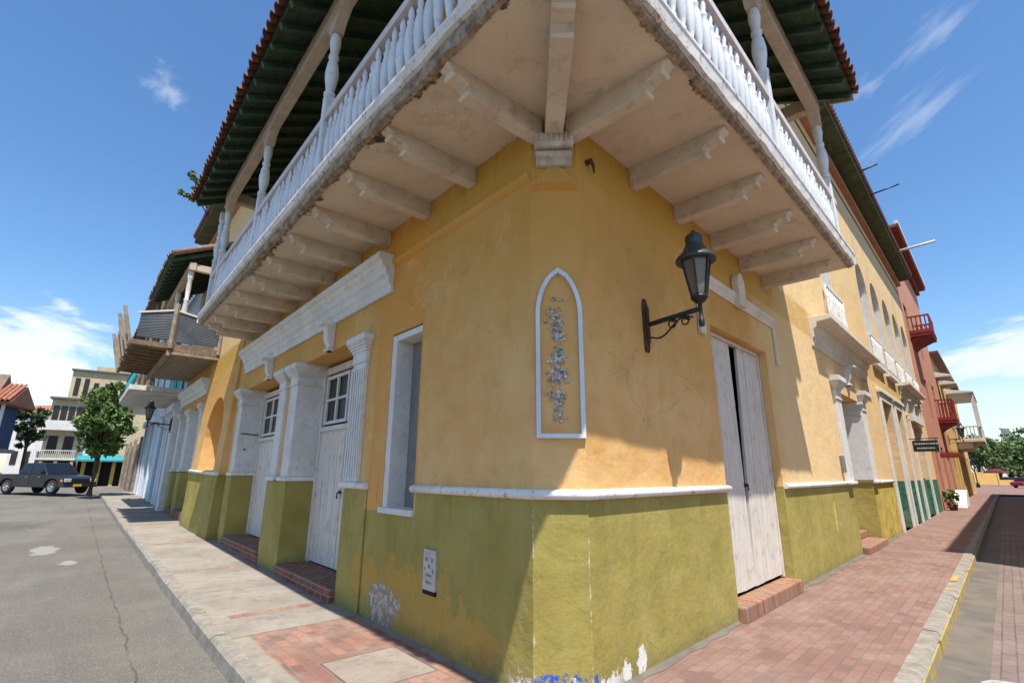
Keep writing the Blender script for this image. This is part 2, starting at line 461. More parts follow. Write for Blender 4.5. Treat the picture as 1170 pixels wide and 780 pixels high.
M['paver_r'] = brickm('pinkish_brick_paving', (.245, .142, .112), (.175, .10, .082), (.15, .112, .094), .20, .10, .006, dirt=(.29, .215, .175))
M['paver_street'] = brickm('street_paving', (.20, .145, .125), (.16, .12, .105), (.10, .085, .075), .22, .11, .008, dirt=(.26, .21, .18))
M['step'] = brickm('step_brick', (.40, .19, .10), (.22, .10, .065), (.20, .16, .125), .065, .30, .008, offset=0)
M['step_dark'] = brickm('old_step_brick', (.27, .08, .045), (.13, .045, .035), (.26, .21, .165), .24, .075, .01)

def walk_left():
    """concrete slabs, brick bands across, brick field near the corner; s = -u, n"""
    t, bc = brick('left_pavement', (.33, .155, .105), (.155, .085, .068), (.18, .14, .115), .215, .105, .010, dirt=(.36, .27, .21))
    s, n, _ = t.sep(t.uv()); u = t.math('MULTIPLY', s, -1.0)
    nA = t.noise(.9, 5, .65); nB = t.noise(7, 6, .7); nC = t.noise(60, 4, .7)
    con = t.mix(t.ramp(nA, .35, .7), (.30, .262, .215), (.215, .188, .155))
    con = t.mix(t.math('MULTIPLY', t.ramp(nB, .48, .7), .5), con, (.145, .128, .105))
    con = t.mix(t.math('MULTIPLY', t.ramp(nC, .55, .7), .35), con, (.20, .18, .15))
    wob = t.math('MULTIPLY', t.math('SUBTRACT', t.noise(3, 4, .6), .5), .06)
    uw = t.math('ADD', u, wob)
    m = t.ramp(uw, 2.98, 2.94)
    for a, b in ((3.72, 3.90), (7.02, 7.14), (10.7, 10.85), (15.2, 15.4), (19.4, 19.6)):
        m = t.math('MAXIMUM', m, t.math('MULTIPLY', t.math('GREATER_THAN', uw, a), t.math('LESS_THAN', uw, b)))
    # in the near field the bricks stop before the kerb
    m = t.math('MULTIPLY', m, t.ramp(t.math('ADD', n, wob), 1.22, 1.18))
    # concrete repair square
    sq = t.math('MULTIPLY', t.math('MULTIPLY', t.math('GREATER_THAN', u, .95), t.math('LESS_THAN', u, 1.72)),
                t.math('MULTIPLY', t.math('GREATER_THAN', n, .22), t.math('LESS_THAN', n, .92)))
    m = t.math('MULTIPLY', m, t.math('SUBTRACT', 1.0, t.math('MULTIPLY', sq, .8)))
    foot = t.ramp(t.math('ADD', n, t.math('MULTIPLY', nB, .15)), .17, .14)
    m = t.math('MULTIPLY', m, t.math('SUBTRACT', 1.0, t.math('MULTIPLY', foot, t.ramp(u, 5, 4))))
    c = t.mix(m, con, bc)
    # joints between slabs
    def line(x, pos, w): return t.ramp(t.math('ABSOLUTE', t.math('SUBTRACT', x, pos)), w, w * .4)
    j = line(uw, 2.96, .015)
    for p in (5.3, 8.7, 12.6, 17.3): j = t.math('MAXIMUM', j, line(uw, p, .008))
    for (a, b, lo, hi) in ((u, .95, .22, .92), (u, 1.72, .22, .92)):
        j = t.math('MAXIMUM', j, t.math('MULTIPLY', line(a, b, .012), t.math('MULTIPLY', t.math('GREATER_THAN', n, lo), t.math('LESS_THAN', n, hi))))
    for b in (.22, .92):
        j = t.math('MAXIMUM', j, t.math('MULTIPLY', line(n, b, .012), t.math('MULTIPLY', t.math('GREATER_THAN', u, .95), t.math('LESS_THAN', u, 1.72))))
    c = t.mix(t.math('MULTIPLY', j, .8), c, (.10, .085, .07))
    blot = t.math('MULTIPLY', t.ramp(t.noise(2.3, 6, .75), .56, .66), .35)
    c = t.mix(blot, c, (.12, .105, .088))
    hh = t.math('ADD', t.math('MULTIPLY', nB, .8), t.math('MULTIPLY', nC, .35))
    hh = t.math('SUBTRACT', hh, t.math('ADD', j, t.math('MULTIPLY', t.bfac, m)))
    t.bump(hh, .55, .008)
    return t.done(c)
M['walk_l'] = walk_left()

def asphalt():
    t = NT('old_asphalt', .9, .3)
    nA = t.noise(.35, 5, .6); nB = t.noise(5, 6, .7); nC = t.noise(55, 5, .75)
    n4 = t.noise(1.0, 5, .6, vec=t.scale(t.uv(), (.35, 2.2, 1)))
    c = t.mix(t.ramp(nA, .35, .68), (.105, .095, .080), (.155, .142, .120))
    c = t.mix(t.math('MULTIPLY', t.ramp(n4, .45, .7), .5), c, (.085, .08, .072))
    c = t.mix(t.math('MULTIPLY', t.ramp(nC, .5, .66), .75), c, (.26, .245, .215))
    c = t.mix(t.math('MULTIPLY', t.ramp(nC, .45, .28), .5), c, (.07, .066, .06))
    c = t.mix(t.math('MULTIPLY', t.ramp(nB, .56, .7), .3), c, (.18, .168, .148))
    v = t.t.nodes.new('ShaderNodeTexVoronoi'); v.feature = 'DISTANCE_TO_EDGE'; v.inputs['Scale'].default_value = .42
    t.set(v, 'Vector', t.vadd(t.pos(), t.scale(t.noise(1.3, 5, .7, col=True), (.8, .8, .8))))
    cr = t.math('MULTIPLY', t.ramp(v.outputs['Distance'], .012, .002), t.ramp(nA, .42, .5))
    s, n, _ = t.sep(t.uv())
    ln = t.ramp(t.math('ABSOLUTE', t.math('SUBTRACT', t.math('ADD', n, t.math('MULTIPLY', t.math('SUBTRACT', t.noise(1.5, 5, .7), .5), .18)), 2.10)), .016, .003)
    ln = t.math('MULTIPLY', ln, t.ramp(s, 0, -.5))
    cr = t.math('MAXIMUM', t.math('MULTIPLY', cr, .12), t.math('MULTIPLY', ln, t.ramp(nB, .3, .6)))
    for (a_, b_, ra, rb) in ((-12.3, 3.0, .75, .22), (-10.2, 2.6, .3, .12), (-14.5, 6.0, 1.0, .3), (-6.5, 4.2, .2, .1)):
        c = t.mix(t.math('MULTIPLY', t.ell(s, n, a_, b_, ra, rb, nB, 1.2), .5), c, (.36, .35, .32))
    for (a_, b_, ra, rb) in ((-4.6, 3.4, .5, .25), (-8.0, 5.0, .9, .4), (-3.5, 4.6, .25, .2), (-18, 4.0, 1.6, .7)):
        c = t.mix(t.math('MULTIPLY', t.ell(s, n, a_, b_, ra, rb, nB, 1.3), .35), c, (.055, .052, .048))
    c = t.mix(t.math('MULTIPLY', cr, .75), c, (.045, .04, .035))
    t.bump(t.math('SUBTRACT', t.math('ADD', t.math('MULTIPLY', nC, .8), t.math('MULTIPLY', nB, .6)), cr), .6, .006)
    return t.done(c)
M['asphalt'] = asphalt()
M['gutter'] = simple('gutter_concrete', (.16, .138, .112), (.11, .095, .08), 3, .9, bump=.5, dirt=(.13, .115, .095))
def kerb_yellow():
    t = NT('yellow_kerb_paint', .85, .3)
    n1 = t.noise(7, 6, .72); n2 = t.noise(30, 4, .7)
    c = t.mix(t.ramp(n1, .45, .55), (.46, .30, .05), (.28, .24, .17))
    c = t.mix(t.math('MULTIPLY', t.ramp(n2, .5, .7), .5), c, (.16, .13, .08))
    t.bump(t.math('ADD', n1, n2), .5, .006); return t.done(c)
M['kerb_y'] = kerb_yellow()
M['roadpaint'] = simple('worn_road_paint', (.42, .41, .38), (.24, .23, .21), 9, .8, bump=.3, dirt=(.22, .21, .19))

def corrug():
    t = NT('corrugated_grey_sheet', .5, .4)
    n1 = t.noise(2, 5, .6)
    c = t.mix(t.ramp(n1, .35, .7), (.08, .10, .12), (.13, .15, .17))
    t.bump(t.noise(20, 3), .1, .003); return t.done(c)
M['sheet'] = corrug()
M['red'] = simple('red_house_paint', (.26, .07, .05), (.20, .05, .04), 3, .85, bump=.3, dirt=(.22, .06, .05))
M['redbal'] = simple('red_balcony_paint', (.25, .035, .03), (.18, .025, .022), 5, .6, bump=.2)
M['ochre'] = simple('ochre_house_paint', (.62, .40, .13), (.54, .33, .10), 2, .85, bump=.3, dirt=(.36, .24, .10))
M['salmon'] = simple('salmon_house_paint', (.50, .24, .15), (.42, .19, .12), 2, .85, bump=.3)
M['lblue'] = white_paint('pale_blue_paint', (.50, .58, .66), (.30, .30, .32), .45)
M['teal'] = simple('teal_paint', (.02, .20, .22), (.03, .26, .27), 4, .7)
M['bluewood'] = simple('blue_house_paint', (.010, .030, .085), (.02, .05, .12), 4, .7)
M['stonewall'] = simple('rough_stone_wall', (.27, .20, .15), (.13, .095, .07), 3, .95, bump=.9, dirt=(.40, .33, .27), dirt_amt=.5, bs=12)
M['aptcream'] = simple('apartment_cream', (.50, .42, .27), (.42, .35, .22), 1.2, .9, bump=.2, dirt=(.24, .20, .15))
M['aptyellow'] = simple('apartment_yellow', (.60, .40, .08), (.5, .33, .07), 1.5, .9, bump=.2)
M['truck'] = simple('dark_truck_paint', (.016, .017, .022), (.022, .022, .028), 1, .28, .6, .2, bump=0)
M['silver'] = simple('silver_metal', (.55, .55, .56), (.45, .45, .46), 8, .3, .5, .9, bump=0)
M['rubber'] = simple('tyre_rubber', (.015, .015, .015), (.025, .025, .024), 10, .85, bump=.2)
M['redcar'] = simple('red_car_paint', (.30, .02, .02), (.26, .018, .018), 1, .3, .6, .2, bump=0)
M['yplate'] = simple('yellow_plate', (.70, .45, .03), (.65, .42, .03), 2, .5, bump=0)
M['orange_lens'] = simple('amber_lens', (.65, .22, .03), (.6, .2, .03), 2, .3, bump=0)
M['headlens'] = simple('headlight_lens', (.55, .56, .56), (.45, .46, .47), 4, .1, .7, bump=0)
M['bark'] = simple('tree_bark', (.10, .075, .05), (.06, .045, .03), 8, .95, bump=.8)
def leaf(name, a, b, c3):
    t = NT(name, .6, .35)
    n = t.noise(2.2, 3, .6); n2 = t.noise(9, 2, .5)
    c = t.mix(t.ramp(n, .35, .65), a, b); c = t.mix(t.math('MULTIPLY', t.ramp(n2, .5, .7), .7), c, c3)
    t.b.inputs['Transmission Weight'].default_value = 0
    return t.done(c)
M['leaf'] = leaf('tree_leaves', (.05, .10, .02), (.10, .165, .035), (.16, .22, .06))
M['leafdark'] = leaf('dark_leaves', (.02, .045, .016), (.04, .07, .022), (.06, .09, .03))
M['leaffar'] = leaf('sunlit_leaves', (.09, .14, .045), (.13, .19, .06), (.17, .22, .08))  # haze and sunlight on the far trees put into a lighter green
M['tile_old'] = simple('weathered_roof_tile', (.30, .20, .15), (.20, .13, .10), 6, .85, bump=.5, dirt=(.09, .075, .06), dirt_amt=.7)
M['sign'] = simple('dark_sign_board', (.012, .018, .017), (.02, .026, .025), 3, .5, bump=0)
M['letter'] = simple('pale_lettering', (.55, .55, .5), (.45, .45, .42), 3, .6, bump=0)
M['parasol'] = simple('dark_red_canvas', (.12, .02, .02), (.09, .015, .015), 3, .9)
M['towerwhite'] = simple('tower_white', (.72, .72, .70), (.64, .64, .62), 1, .8)
def mosaic():
    t = NT('glazed_tile_shards', .3, .5)
    v = t.t.nodes.new('ShaderNodeTexVoronoi'); v.inputs['Scale'].default_value = 34; t.set(v, 'Vector', t.pos())
    h, s_, v_ = t.sep(v.outputs['Color'])
    c = t.mix(t.ramp(h, .2, .3), (.12, .15, .24), (.52, .50, .46))
    c = t.mix(t.ramp(h, .70, .74), c, (.34, .37, .40))
    c = t.mix(t.ramp(s_, .8, .84), c, (.30, .14, .10))
    c = t.mix(t.ramp(v_, .87, .9), c, (.03, .10, .07))
    c = t.mix(t.ramp(t.noise(30, 4), .47, .6), c, (.36, .29, .20))
    return t.done(c)
M['mosaic'] = mosaic()
M['plate'] = simple('grey_cover_plate', (.50, .50, .48), (.38, .38, .37), 12, .5, .4, .2, dirt=(.22, .2, .17))

# ------------------------------------------------------------------ geometry helpers
def wall_with_holes(mb, F, u0, u1, z0, z1, holes, depth=.5, zf=None):
    """front sheet with rectangular holes (u0,u1,z0,z1,d,arch_rise) and their reveals"""
    us = sorted({u0, u1} | {h[0] for h in holes} | {h[1] for h in holes})
    zs = sorted({z0, z1} | {h[2] for h in holes} | {h[3] for h in holes})
    us = [u for u in us if u0 <= u <= u1]; zs = [z for z in zs if z0 <= z <= z1]
    def hole(a, b, c, d):
        m, k = (a + b) / 2, (c + d) / 2
        return any(h[0] < m < h[1] and h[2] < k < h[3] for h in holes)
    for a, b in zip(us, us[1:]):
        for c, d in zip(zs, zs[1:]):
            if not hole(a, b, c, d):
                # subdivide wide cells so that bump and light stay even
                mb.add([F.W(a, 0, c), F.W(b, 0, c), F.W(b, 0, d), F.W(a, 0, d)], [(0, 1, 2, 3)])
    for h in holes:
        a, b, c, d, dp = h[:5]; rise = h[5] if len(h) > 5 else 0
        mb.add([F.W(a, 0, c), F.W(a, -dp, c), F.W(a, -dp, d), F.W(a, 0, d)], [(0, 1, 2, 3)])
        mb.add([F.W(b, 0, c), F.W(b, -dp, c), F.W(b, -dp, d), F.W(b, 0, d)], [(0, 1, 2, 3)])
        mb.add([F.W(a, 0, c), F.W(b, 0, c), F.W(b, -dp, c), F.W(a, -dp, c)], [(0, 1, 2, 3)])
        if not rise:
            mb.add([F.W(a, 0, d), F.W(b, 0, d), F.W(b, -dp, d), F.W(a, -dp, d)], [(0, 1, 2, 3)])
        else:
            K = 10; m = (a + b) / 2; hw = (b - a) / 2
            arc = [(m - hw * math.cos(math.pi * i / K), d - rise + rise * math.sin(math.pi * i / K)) for i in range(K + 1)]
            for (x0, y0), (x1, y1) in zip(arc, arc[1:]):
                mb.add([F.W(x0, 0, y0), F.W(x1, 0, y1), F.W(x1, 0, d), F.W(x0, 0, d)], [(0, 1, 2, 3)])
                mb.add([F.W(x0, 0, y0), F.W(x1, 0, y1), F.W(x1, -dp, y1), F.W(x0, -dp, y0)], [(0, 1, 2, 3)])

def planks(mb, u0, u1, n, z0, z1, w, th=.03, gap=.011, F=None):
    k = max(1, round((u1 - u0) / w)); w = (u1 - u0) / k
    for i in range(k):
        d = random.uniform(0, .004)
        mb.box(u0 + i * w + gap / 2, u0 + (i + 1) * w - gap / 2, n - th, n + d, z0, z1, F)
    mb.box(u0, u1, n - th - .01, n - th * .6, z0, z1, F)

def path_corner(z, nl, nr, uL0, uR1, half=True):
    """points of a line around the corner at offsets nl/nr"""
    return [L.W(uL0, nl, z), tip(nl, nr) + Vector((0, 0, z)), RR.W(uR1, nr, z)]

# ================================================================== GROUND
def grid_strip(mb, F, us, ns, zf, dz=0):
    for a, b in zip(us, us[1:]):
        for c, d in zip(ns, ns[1:]):
            mb.add([F.W(a, c, zf(a) + dz), F.W(b, c, zf(b) + dz), F.W(b, d, zf(b) + dz), F.W(a, d, zf(a) + dz)], [(0, 1, 2, 3)])

g = MB()
g.add([(-900, -300, -.17), (900, -300, -.17), (900, 1500, -.17), (-900, 1500, -.17)], [(0, 1, 2, 3)], uvs=[[(50, 0), (60, 0), (60, 10), (50, 10)]])
g.build('ground', M['asphalt'], kind='structure')

KN0, KN1 = 1.36, 1.50       # left kerb inner / outer
KR0, KR1 = 1.50, 1.66       # right kerb
# kerb line with a rounded corner
def corner_path(nl, nr, rad, K=10):
    """returns (left start u, arc points, right start u) : fillet between the two kerb lines"""
    T = tip(nl, nr); half = math.acos(max(-1, min(1, DL.dot(DR)))) / 2
    tl = rad / math.tan(half)
    a = T + DL * tl; b = T + DR * tl
    bis = (DL + DR).normalized(); c = T + bis * (rad / math.sin(half))
    a0 = math.atan2(a.y - c.y, a.x - c.x); b0 = math.atan2(b.y - c.y, b.x - c.x)
    if b0 < a0: b0 += 2 * math.pi
    arc = [Vector((c.x + rad * math.cos(a0 + (b0 - a0) * i / K), c.y + rad * math.sin(a0 + (b0 - a0) * i / K), 0)) for i in range(K + 1)]
    return a, arc, b
_, arc_in, _ = corner_path(KN0, KR0, 1.1)
_, arc_out, _ = corner_path(KN1, KR1, 1.25)
K = len(arc_in)
def uvof(F, p):
    u, n, z = F.inv(p); return (F.s0 + F.sg * u, n)
# near sidewalks
wl = MB(L); wr = MB(RR)
uaL = L.inv(arc_in[0])[0]; uaR = RR.inv(arc_in[-1])[0]
mid = (P0 + P1) / 2 + Vector((0, .3, 0))
farL = [4.0, 4.0]
pl = [L.W(4, -.6, 0), L.W(4, KN0, 0), L.W(max(uaL, 0), KN0, 0)] + arc_in[:K // 2 + 1] + [mid, L.W(.3, -.3, 0)]
if uaL >= 4: raise ValueError(uaL)
wl.add(pl, [tuple(range(len(pl)))], uvs=[[uvof(L, p) for p in pl]])
us = [4, 6, 8, 10, 12, 15, 20, 25, 30, 34]
grid_strip(wl, L, us, [-1.0, KN0], zg)
wl.build('sidewalk', M['walk_l'], kind='structure')
pr = [RR.W(60, -1, 0), RR.W(60, KR0, 0), RR.W(max(uaR, 0), KR0, 0)] + list(reversed(arc_in[K // 2:])) + [mid, RR.W(.3, -.3, 0)]
wr.add(pr, [tuple(range(len(pr)))], uvs=[[uvof(RR, p) for p in pr]])
wr.build('brick_sidewalk', M['paver_r'], kind='structure')
# mortar fillet strips at the wall foot of the right pavement
mf = MB(RR)
for a, b in ((-.1, 2.8), (4.9, 9.7), (12.1, 15.2)):
    k = max(2, int((b - a) / .25)); prev = None
    for i in range(k + 1):
        u = a + (b - a) * i / k; w = random.uniform(.03, .12)
        if prev: mf.add([RR.W(prev[0], -.01, .03), RR.W(u, -.01, .03), RR.W(u, w, .004), RR.W(prev[0], prev[1], .004)], [(0, 1, 2, 3)])
        prev = (u, w)
mf.build('mortar_edge', M['gutter'], kind='structure')

# kerbs: blocks with joints
kb = MB(L)
def kerb_run(mb, F, u0, u1, n0, n1, zf, step, gap=.012, drop=.16):
    u = u0
    while u < u1 - .05:
        v = min(u1, u + step * random.uniform(.9, 1.1)); z = zf((u + v) / 2)
        j = random.uniform(-.008, .008); h = random.uniform(-.004, .006)
        p = [(n0, zf(u)), (n1 - .03, zf(u)), (n1 + j, zf(u) - .035), (n1 + j + .01, zf(u) - drop), (n0, zf(u) - drop)]
        k = len(p)
        a = [F.W(u + gap / 2, n, q + .005 + h) for n, q in p]; b = [F.W(v - gap / 2, n, q + .005 + h + zf(v) - zf(u)) for n, q in p]
        mb.add(a + b, [(i, (i + 1) % k, k + (i + 1) % k, k + i) for i in range(k)] + [tuple(range(k)), tuple(range(k, 2 * k))])
        u = v
kerb_run(kb, L, uaL, 34, KN0, KN1, zg, 1.0)
def arc_kerb(mb, i0, i1):
    for i in range(i0, i1):
        a, b, c, d = arc_in[i], arc_in[i + 1], arc_out[i + 1], arc_out[i]
        z1, z0 = .006, -.16
        p = [q + Vector((0, 0, z)) for z in (z0, z1) for q in (a, b, c, d)]
        mb.add(p, [(0, 1, 2, 3), (4, 5, 6, 7), (0, 1, 5, 4), (1, 2, 6, 5), (2, 3, 7, 6), (3, 0, 4, 7)])
arc_kerb(kb, 0, K // 2)
kb.build('kerb', M['stone_gray'], kind='structure')
kr = MB(RR)
kerb_run(kr, RR, uaR, 60, KR0, KR1 - .012, lambda u: 0, 1.1)
arc_kerb(kr, K // 2, K - 1)
kr.build('kerb', M['stone_gray'], kind='structure')
ky = MB(RR)
for a, b in ((uaR, 3.6), (3.75, 6.2), (6.3, 9.0), (9.2, 16), (16.2, 40)):
    ky.box(a, b, KR1 - .011, KR1 + .006, -.15, -.03)
for a, b, w in ((6.6, 6.8, .1), (7.5, 8.0, .1)):
    ky.add([RR.W(a, KR0 + .01, .013), RR.W(b, KR0 + .02, .013), RR.W(b, KR0 + w, .013), RR.W(a, KR0 + w, .013)], [(0, 1, 2, 3)])
ky.build('kerb_paint', M['kerb_y'], kind='structure')

rd = MB(L)
grid_strip(rd, L, [-1, 1, 4], [KN1 - .02, 3.5, 6, 11], lambda u: -.15)
grid_strip(rd, L, [4, 6, 8, 10, 12, 15, 20, 25, 30, 34, 45, 62], [KN1 - .02, 3.5, 6, 11, 18], zg, -.15)
grid_strip(rd, L, [34, 39, 45], [-14, -5, KN1], zg, -.145)
rd.build('road', M['asphalt'], kind='structure')
rp = MB(L)
def blob(mb, F, u, n, ru, rn, z, k=22, wob=.25):
    pts = [F.W(u + ru * math.cos(2 * math.pi * i / k) * random.uniform(1 - wob, 1), n + rn * math.sin(2 * math.pi * i / k) * random.uniform(1 - wob, 1), z) for i in range(k)]
    mb.add(pts, [tuple(range(k))])
blob(rp, L, 2.55, 2.75, .35, .42, -.143, wob=.08)
blob(rp, RR, 3.0, 2.25, .22, .3, -.136, wob=.1)
rp.build('road_marking', M['roadpaint'], kind='structure')
gt = MB(RR); grid_strip(gt, RR, [-1, 5, 20, 60], [KR1 - .02, 2.02], lambda u: -.148)
gt.build('gutter', M['gutter'], kind='structure')
st = MB(RR); grid_strip(st, RR, [-1, 5, 20, 75], [2.02, 5, 9], lambda u: -.144)
st.build('street_paving', M['paver_street'], kind='structure')
pz = MB(RR); grid_strip(pz, RR, [60, 100, 140], [-14, 0, 20, 40], lambda u: -.02)
pz.build('plaza_paving', M['paver_r'], kind='structure')

# ================================================================== CORNER HOUSE
house = empty('corner_house', ((P0 + P1) / 2).to_tuple(), 'big yellow ochre colonial corner house with olive green dado and a wraparound white balcony', 'house')
HL, HR = 10.9, 11.7
LEND, REND = 19.8, 28.6
w = MB(L)
A0, A1, B0, B1 = 3.70, 6.08, 7.12, 10.02
DEP = .48
holesL = [(1.88, 2.62, 1.18, 3.32, .30), (A0, A1, 0, 3.50, DEP), (B0, B1, 0, 3.52, DEP), (11.5, 13.75, 1.6, 3.7, .6),          (15.6, 17.4, 0, 3.7, DEP), (18.0, 19.3, 0, 3.7, DEP)]
wall_with_holes(w, L, 0, LEND, -.3, HL, holesL)
# chamfered corner
w.add([P0 + Vector((0, 0, -.3)), P1 + Vector((0, 0, -.3)), P1 + Vector((0, 0, HL)), P0 + Vector((0, 0, HL))], [(0, 1, 2, 3)], uvs=[[(0, -.3), (CHW, -.3), (CHW, HL), (0, HL)]])
wallL = w
wR = MB(RR)
holesR = [(2.84, 5.0, 0, 3.50, .20), (9.75, 12.15, 0, 3.45, .95),
          (15.7, 17.6, 0, 3.95, .35), (18.6, 20.1, 0, 3.95, .35), (22.2, 25.2, 0, 3.6, .30)]
ARC = (16.5, 19.1, 21.7, 24.3, 26.9)
for c in ARC:
    holesR.append((c - .88, c + .88, 5.1, 8.75, .42, .88))
holesR.append((10.2, 11.6, 5.2, 7.4, .3))
wall_with_holes(wR, RR, 0, REND, -.3, HR, holesR)
# merge both facades into one wall mesh
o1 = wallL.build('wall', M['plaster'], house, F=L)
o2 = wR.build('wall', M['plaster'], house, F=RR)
# closing walls, roof and dark interior floors so that no light leaks
bk = MB(L)
inner = MB(L)
back = [L.W(LEND, 0, 0), L.W(LEND, -9, 0), RR.W(REND, -9, 0), RR.W(REND, 0, 0)]
for a, b in zip(back, back[1:]):
    bk.add([a + Vector((0, 0, -.2)), b + Vector((0, 0, -.2)), b + Vector((0, 0, HL)), a + Vector((0, 0, HL))], [(0, 1, 2, 3)], uvs=[[(30, 6), (40, 6), (40, 12), (30, 12)]])
bk.build('rear_wall', M['plaster'], house)
rf = MB(L)
pts = [L.W(LEND, .02, 0), tip(.02, .02), RR.W(REND, .02, 0), RR.W(REND, -9, 0), L.W(LEND, -9, 0)]
rf.plan([(p.x, p.y) for p in pts], HL - .05, HL + .02)
rf.build('roof', M['tile'], house)
it = MB()
for F, q in ((L, [(2.7, 3.6, 0, .6)]),):
    pass
# interior black-out panel behind thin gaps
it = MB(RR); it.box(2.5, 5.2, -.9, -.8, 0, 3.8); it.build('blackout_panel', M['dark'], house)

# string course high on the wall, under the soffit
sc = MB(L)
prof = [(0.002, 4.30), (.035, 4.33), (.06, 4.37), (.035, 4.40), (.002, 4.41)]
k = len(prof)
cp = []
for F, u in ((L, 2.72), (L, 0.0)):
    cp.append([F.W(u, n, z) for n, z in prof])
sc.add(cp[0] + cp[1], [(i, (i + 1) % k, k + (i + 1) % k, k + i) for i in range(k)] + [tuple(range(k)), tuple(range(k, 2 * k))])
sc.build('string_course', M['plaster'], house, F=L)
# thin pointed ridge on the chamfer under the corner bracket
rg = MB(CHF)
P = [CHF.W(0, .0, 4.30), CHF.W(CHW, .0, 4.30), CHF.W(CHW, .075, 4.235), CHF.W(0, .075, 4.235), CHF.W(CHW / 2, .0, 4.50), CHF.W(0, 0, 4.19), CHF.W(CHW, 0, 4.19)]
rg.add(P, [(3, 2, 4), (3, 4, 0), (2, 1, 4), (3, 2, 6, 5), (0, 3, 5), (1, 2, 6)])
rg.build('corner_ridge', M['plaster'], house, F=CHF)

# --- ledges (rounded white dado moulding)
LP = [(-.01, 1.405), (.03, 1.400), (.055, 1.415), (.066, 1.44), (.055, 1.465), (.03, 1.478), (-.01, 1.482)]
def ledge(segs, name='ledge', zoff=0.0, mt='white', scale=1.0, nadd=0.0):
    mb = MB(segs[0][0]); k = len(LP); base = len(mb.v); rings = []
    for F, u, mit in segs:
        rings.append([F.W(u, 0, 0) + F.n * (n * scale + nadd) + mit * n + Vector((0, 0, z + zoff(u) if callable(zoff) else z + zoff)) for n, z in LP])
    for r_ in rings: mb.v += r_
    for j in range(len(rings) - 1):
        for i in range(k):
            mb.f.append([j * k + i, j * k + (i + 1) % k, (j + 1) * k + (i + 1) % k, (j + 1) * k + i]); mb.uv.append(None); mb.sm.append(True)
    for e in (0, len(rings) - 1):
        mb.f.append([e * k + i for i in range(k)]); mb.uv.append(None); mb.sm.append(False)
    return mb.build(name, M[mt], house)
Z0 = Vector((0, 0, 0))
def miter(Fa, Fb):
    b = (Fa.n + Fb.n); b = b / (1 + Fa.n.dot(Fb.n)); return b
mA = miter(L, CHF) - L.n; mB_ = miter(CHF, RR) - CHF.n
ledge([(L, 1.88, Z0), (L, 1.0, Z0), (L, 0.0, mA), (CHF, CHW, mB_), (RR, 1.4, Z0), (RR, 2.86, Z0)], mt='white_worn')
ledge([(L, 3.70, Z0), (L, 3.02, Z0)], mt='white_worn')
ledge([(RR, 5.04, Z0), (RR, 9.72, Z0)], mt='white_worn')
ledge([(RR, 12.18, Z0), (RR, 15.25, Z0)], mt='white_worn')
bl_ = L.n * .27
ledge([(L, 14.8, bl_ / .07 * 0 + Z0), (L, 12.0, Z0), (L, 10.88, Z0)], zoff=zl, mt='white_worn', nadd=.17)

# --- pilasters with capitals
def capital_profile(z0, z1, e):
    h = z1 - z0
    return [(0, z0), (.02 * 1, z0 + .0), (.035, z0 + .05 * h), (.02, z0 + .14 * h), (.02, z0 + .40 * h), (.05, z0 + .50 * h), (e * .6, z0 + .68 * h), (e * .8, z0 + .74 * h), (e, z0 + .80 * h), (e, z1), (0, z1)]
def wrapcap(mb, F, u0, u1, n0, n1, z0, z1, e):
    """moulded block: each profile step is a slab slightly larger than the shaft"""
    steps = [(.025, 0, .07), (.012, .07, .42), (.03, .42, .52), (e * .5, .52, .62), (e * .72, .62, .72), (e * .9, .72, .78), (e, .78, 1.0)]
    h = z1 - z0
    for g_, a, b in steps:
        mb.box(u0 - g_, u1 + g_, n0, n1 + g_, z0 + a * h, z0 + b * h, F)
def pilaster(F, u0, u1, n0, n1, zb, zc, zt, e=.1, flutes=0, zfoot=0.0, ped=True, lab=None, name='pilaster', mt='white', ledge_e=.035):
    mb = MB(F)
    mb.box(u0, u1, n0, n1, zb, zc)
    if flutes:
        wd = (u1 - u0) / (flutes * 2 + 1)
        for i in range(flutes + 1):
            mb.box(u0 + wd * 2 * i + .004, u0 + wd * (2 * i + 1) - .004, n1, n1 + .018, zb + .06, zc - .08)
    p = mb.build(name, M[mt], house, bevel=.006, label=lab)
    c = MB(F); wrapcap(c, F, u0, u1, n0, n1, zc, zt, e)
    c.build('capital', M[mt], p, bevel=.006)
    if ledge_e is not None:
        l = MB(F); l.box(u0 - ledge_e, u1 + ledge_e, n0, n1 + ledge_e + .02, zb - .075, zb - .002)
        l.build('ledge', M['white_worn'], p, bevel=.02)
    return p
# pilaster right of door A (fluted)
pilaster(L, 3.28, 3.68, 0, .05, 1.49, 3.08, 3.46, .10, 5, lab='fluted white pilaster beside the square window')
# pier between the two left doors: front strips + deep white reveal
zB = 1.49 + zl(6.5)
pilaster(L, A1 - .012, A1 + .38, -DEP, .05, zB, 3.12, 3.50, .12, 0)
pilaster(L, B0 - .36, B0 + .012, -DEP, .05, zB, 3.12, 3.50, .12, 0)
zC = 1.49 + zl(10.3)
pilaster(L, B1 - .012, B1 + .36, -DEP, .05, zC, 3.14, 3.52, .12, 0)
# pedestals (dado projections) under them
for a, b, n0, n1, zt_ in ((A1 - .03, B0 + .03, -DEP, .075, zB - .08), (B1 - .03, B1 + .45, -DEP, .075, zC - .08), (3.02, A0 + .004, .0, .03, 1.40)):
    pd = MB(L); pd.box(a, b, n0, n1, -.1, zt_); pd.build('pedestal', M['plaster'], house, bevel=.012)

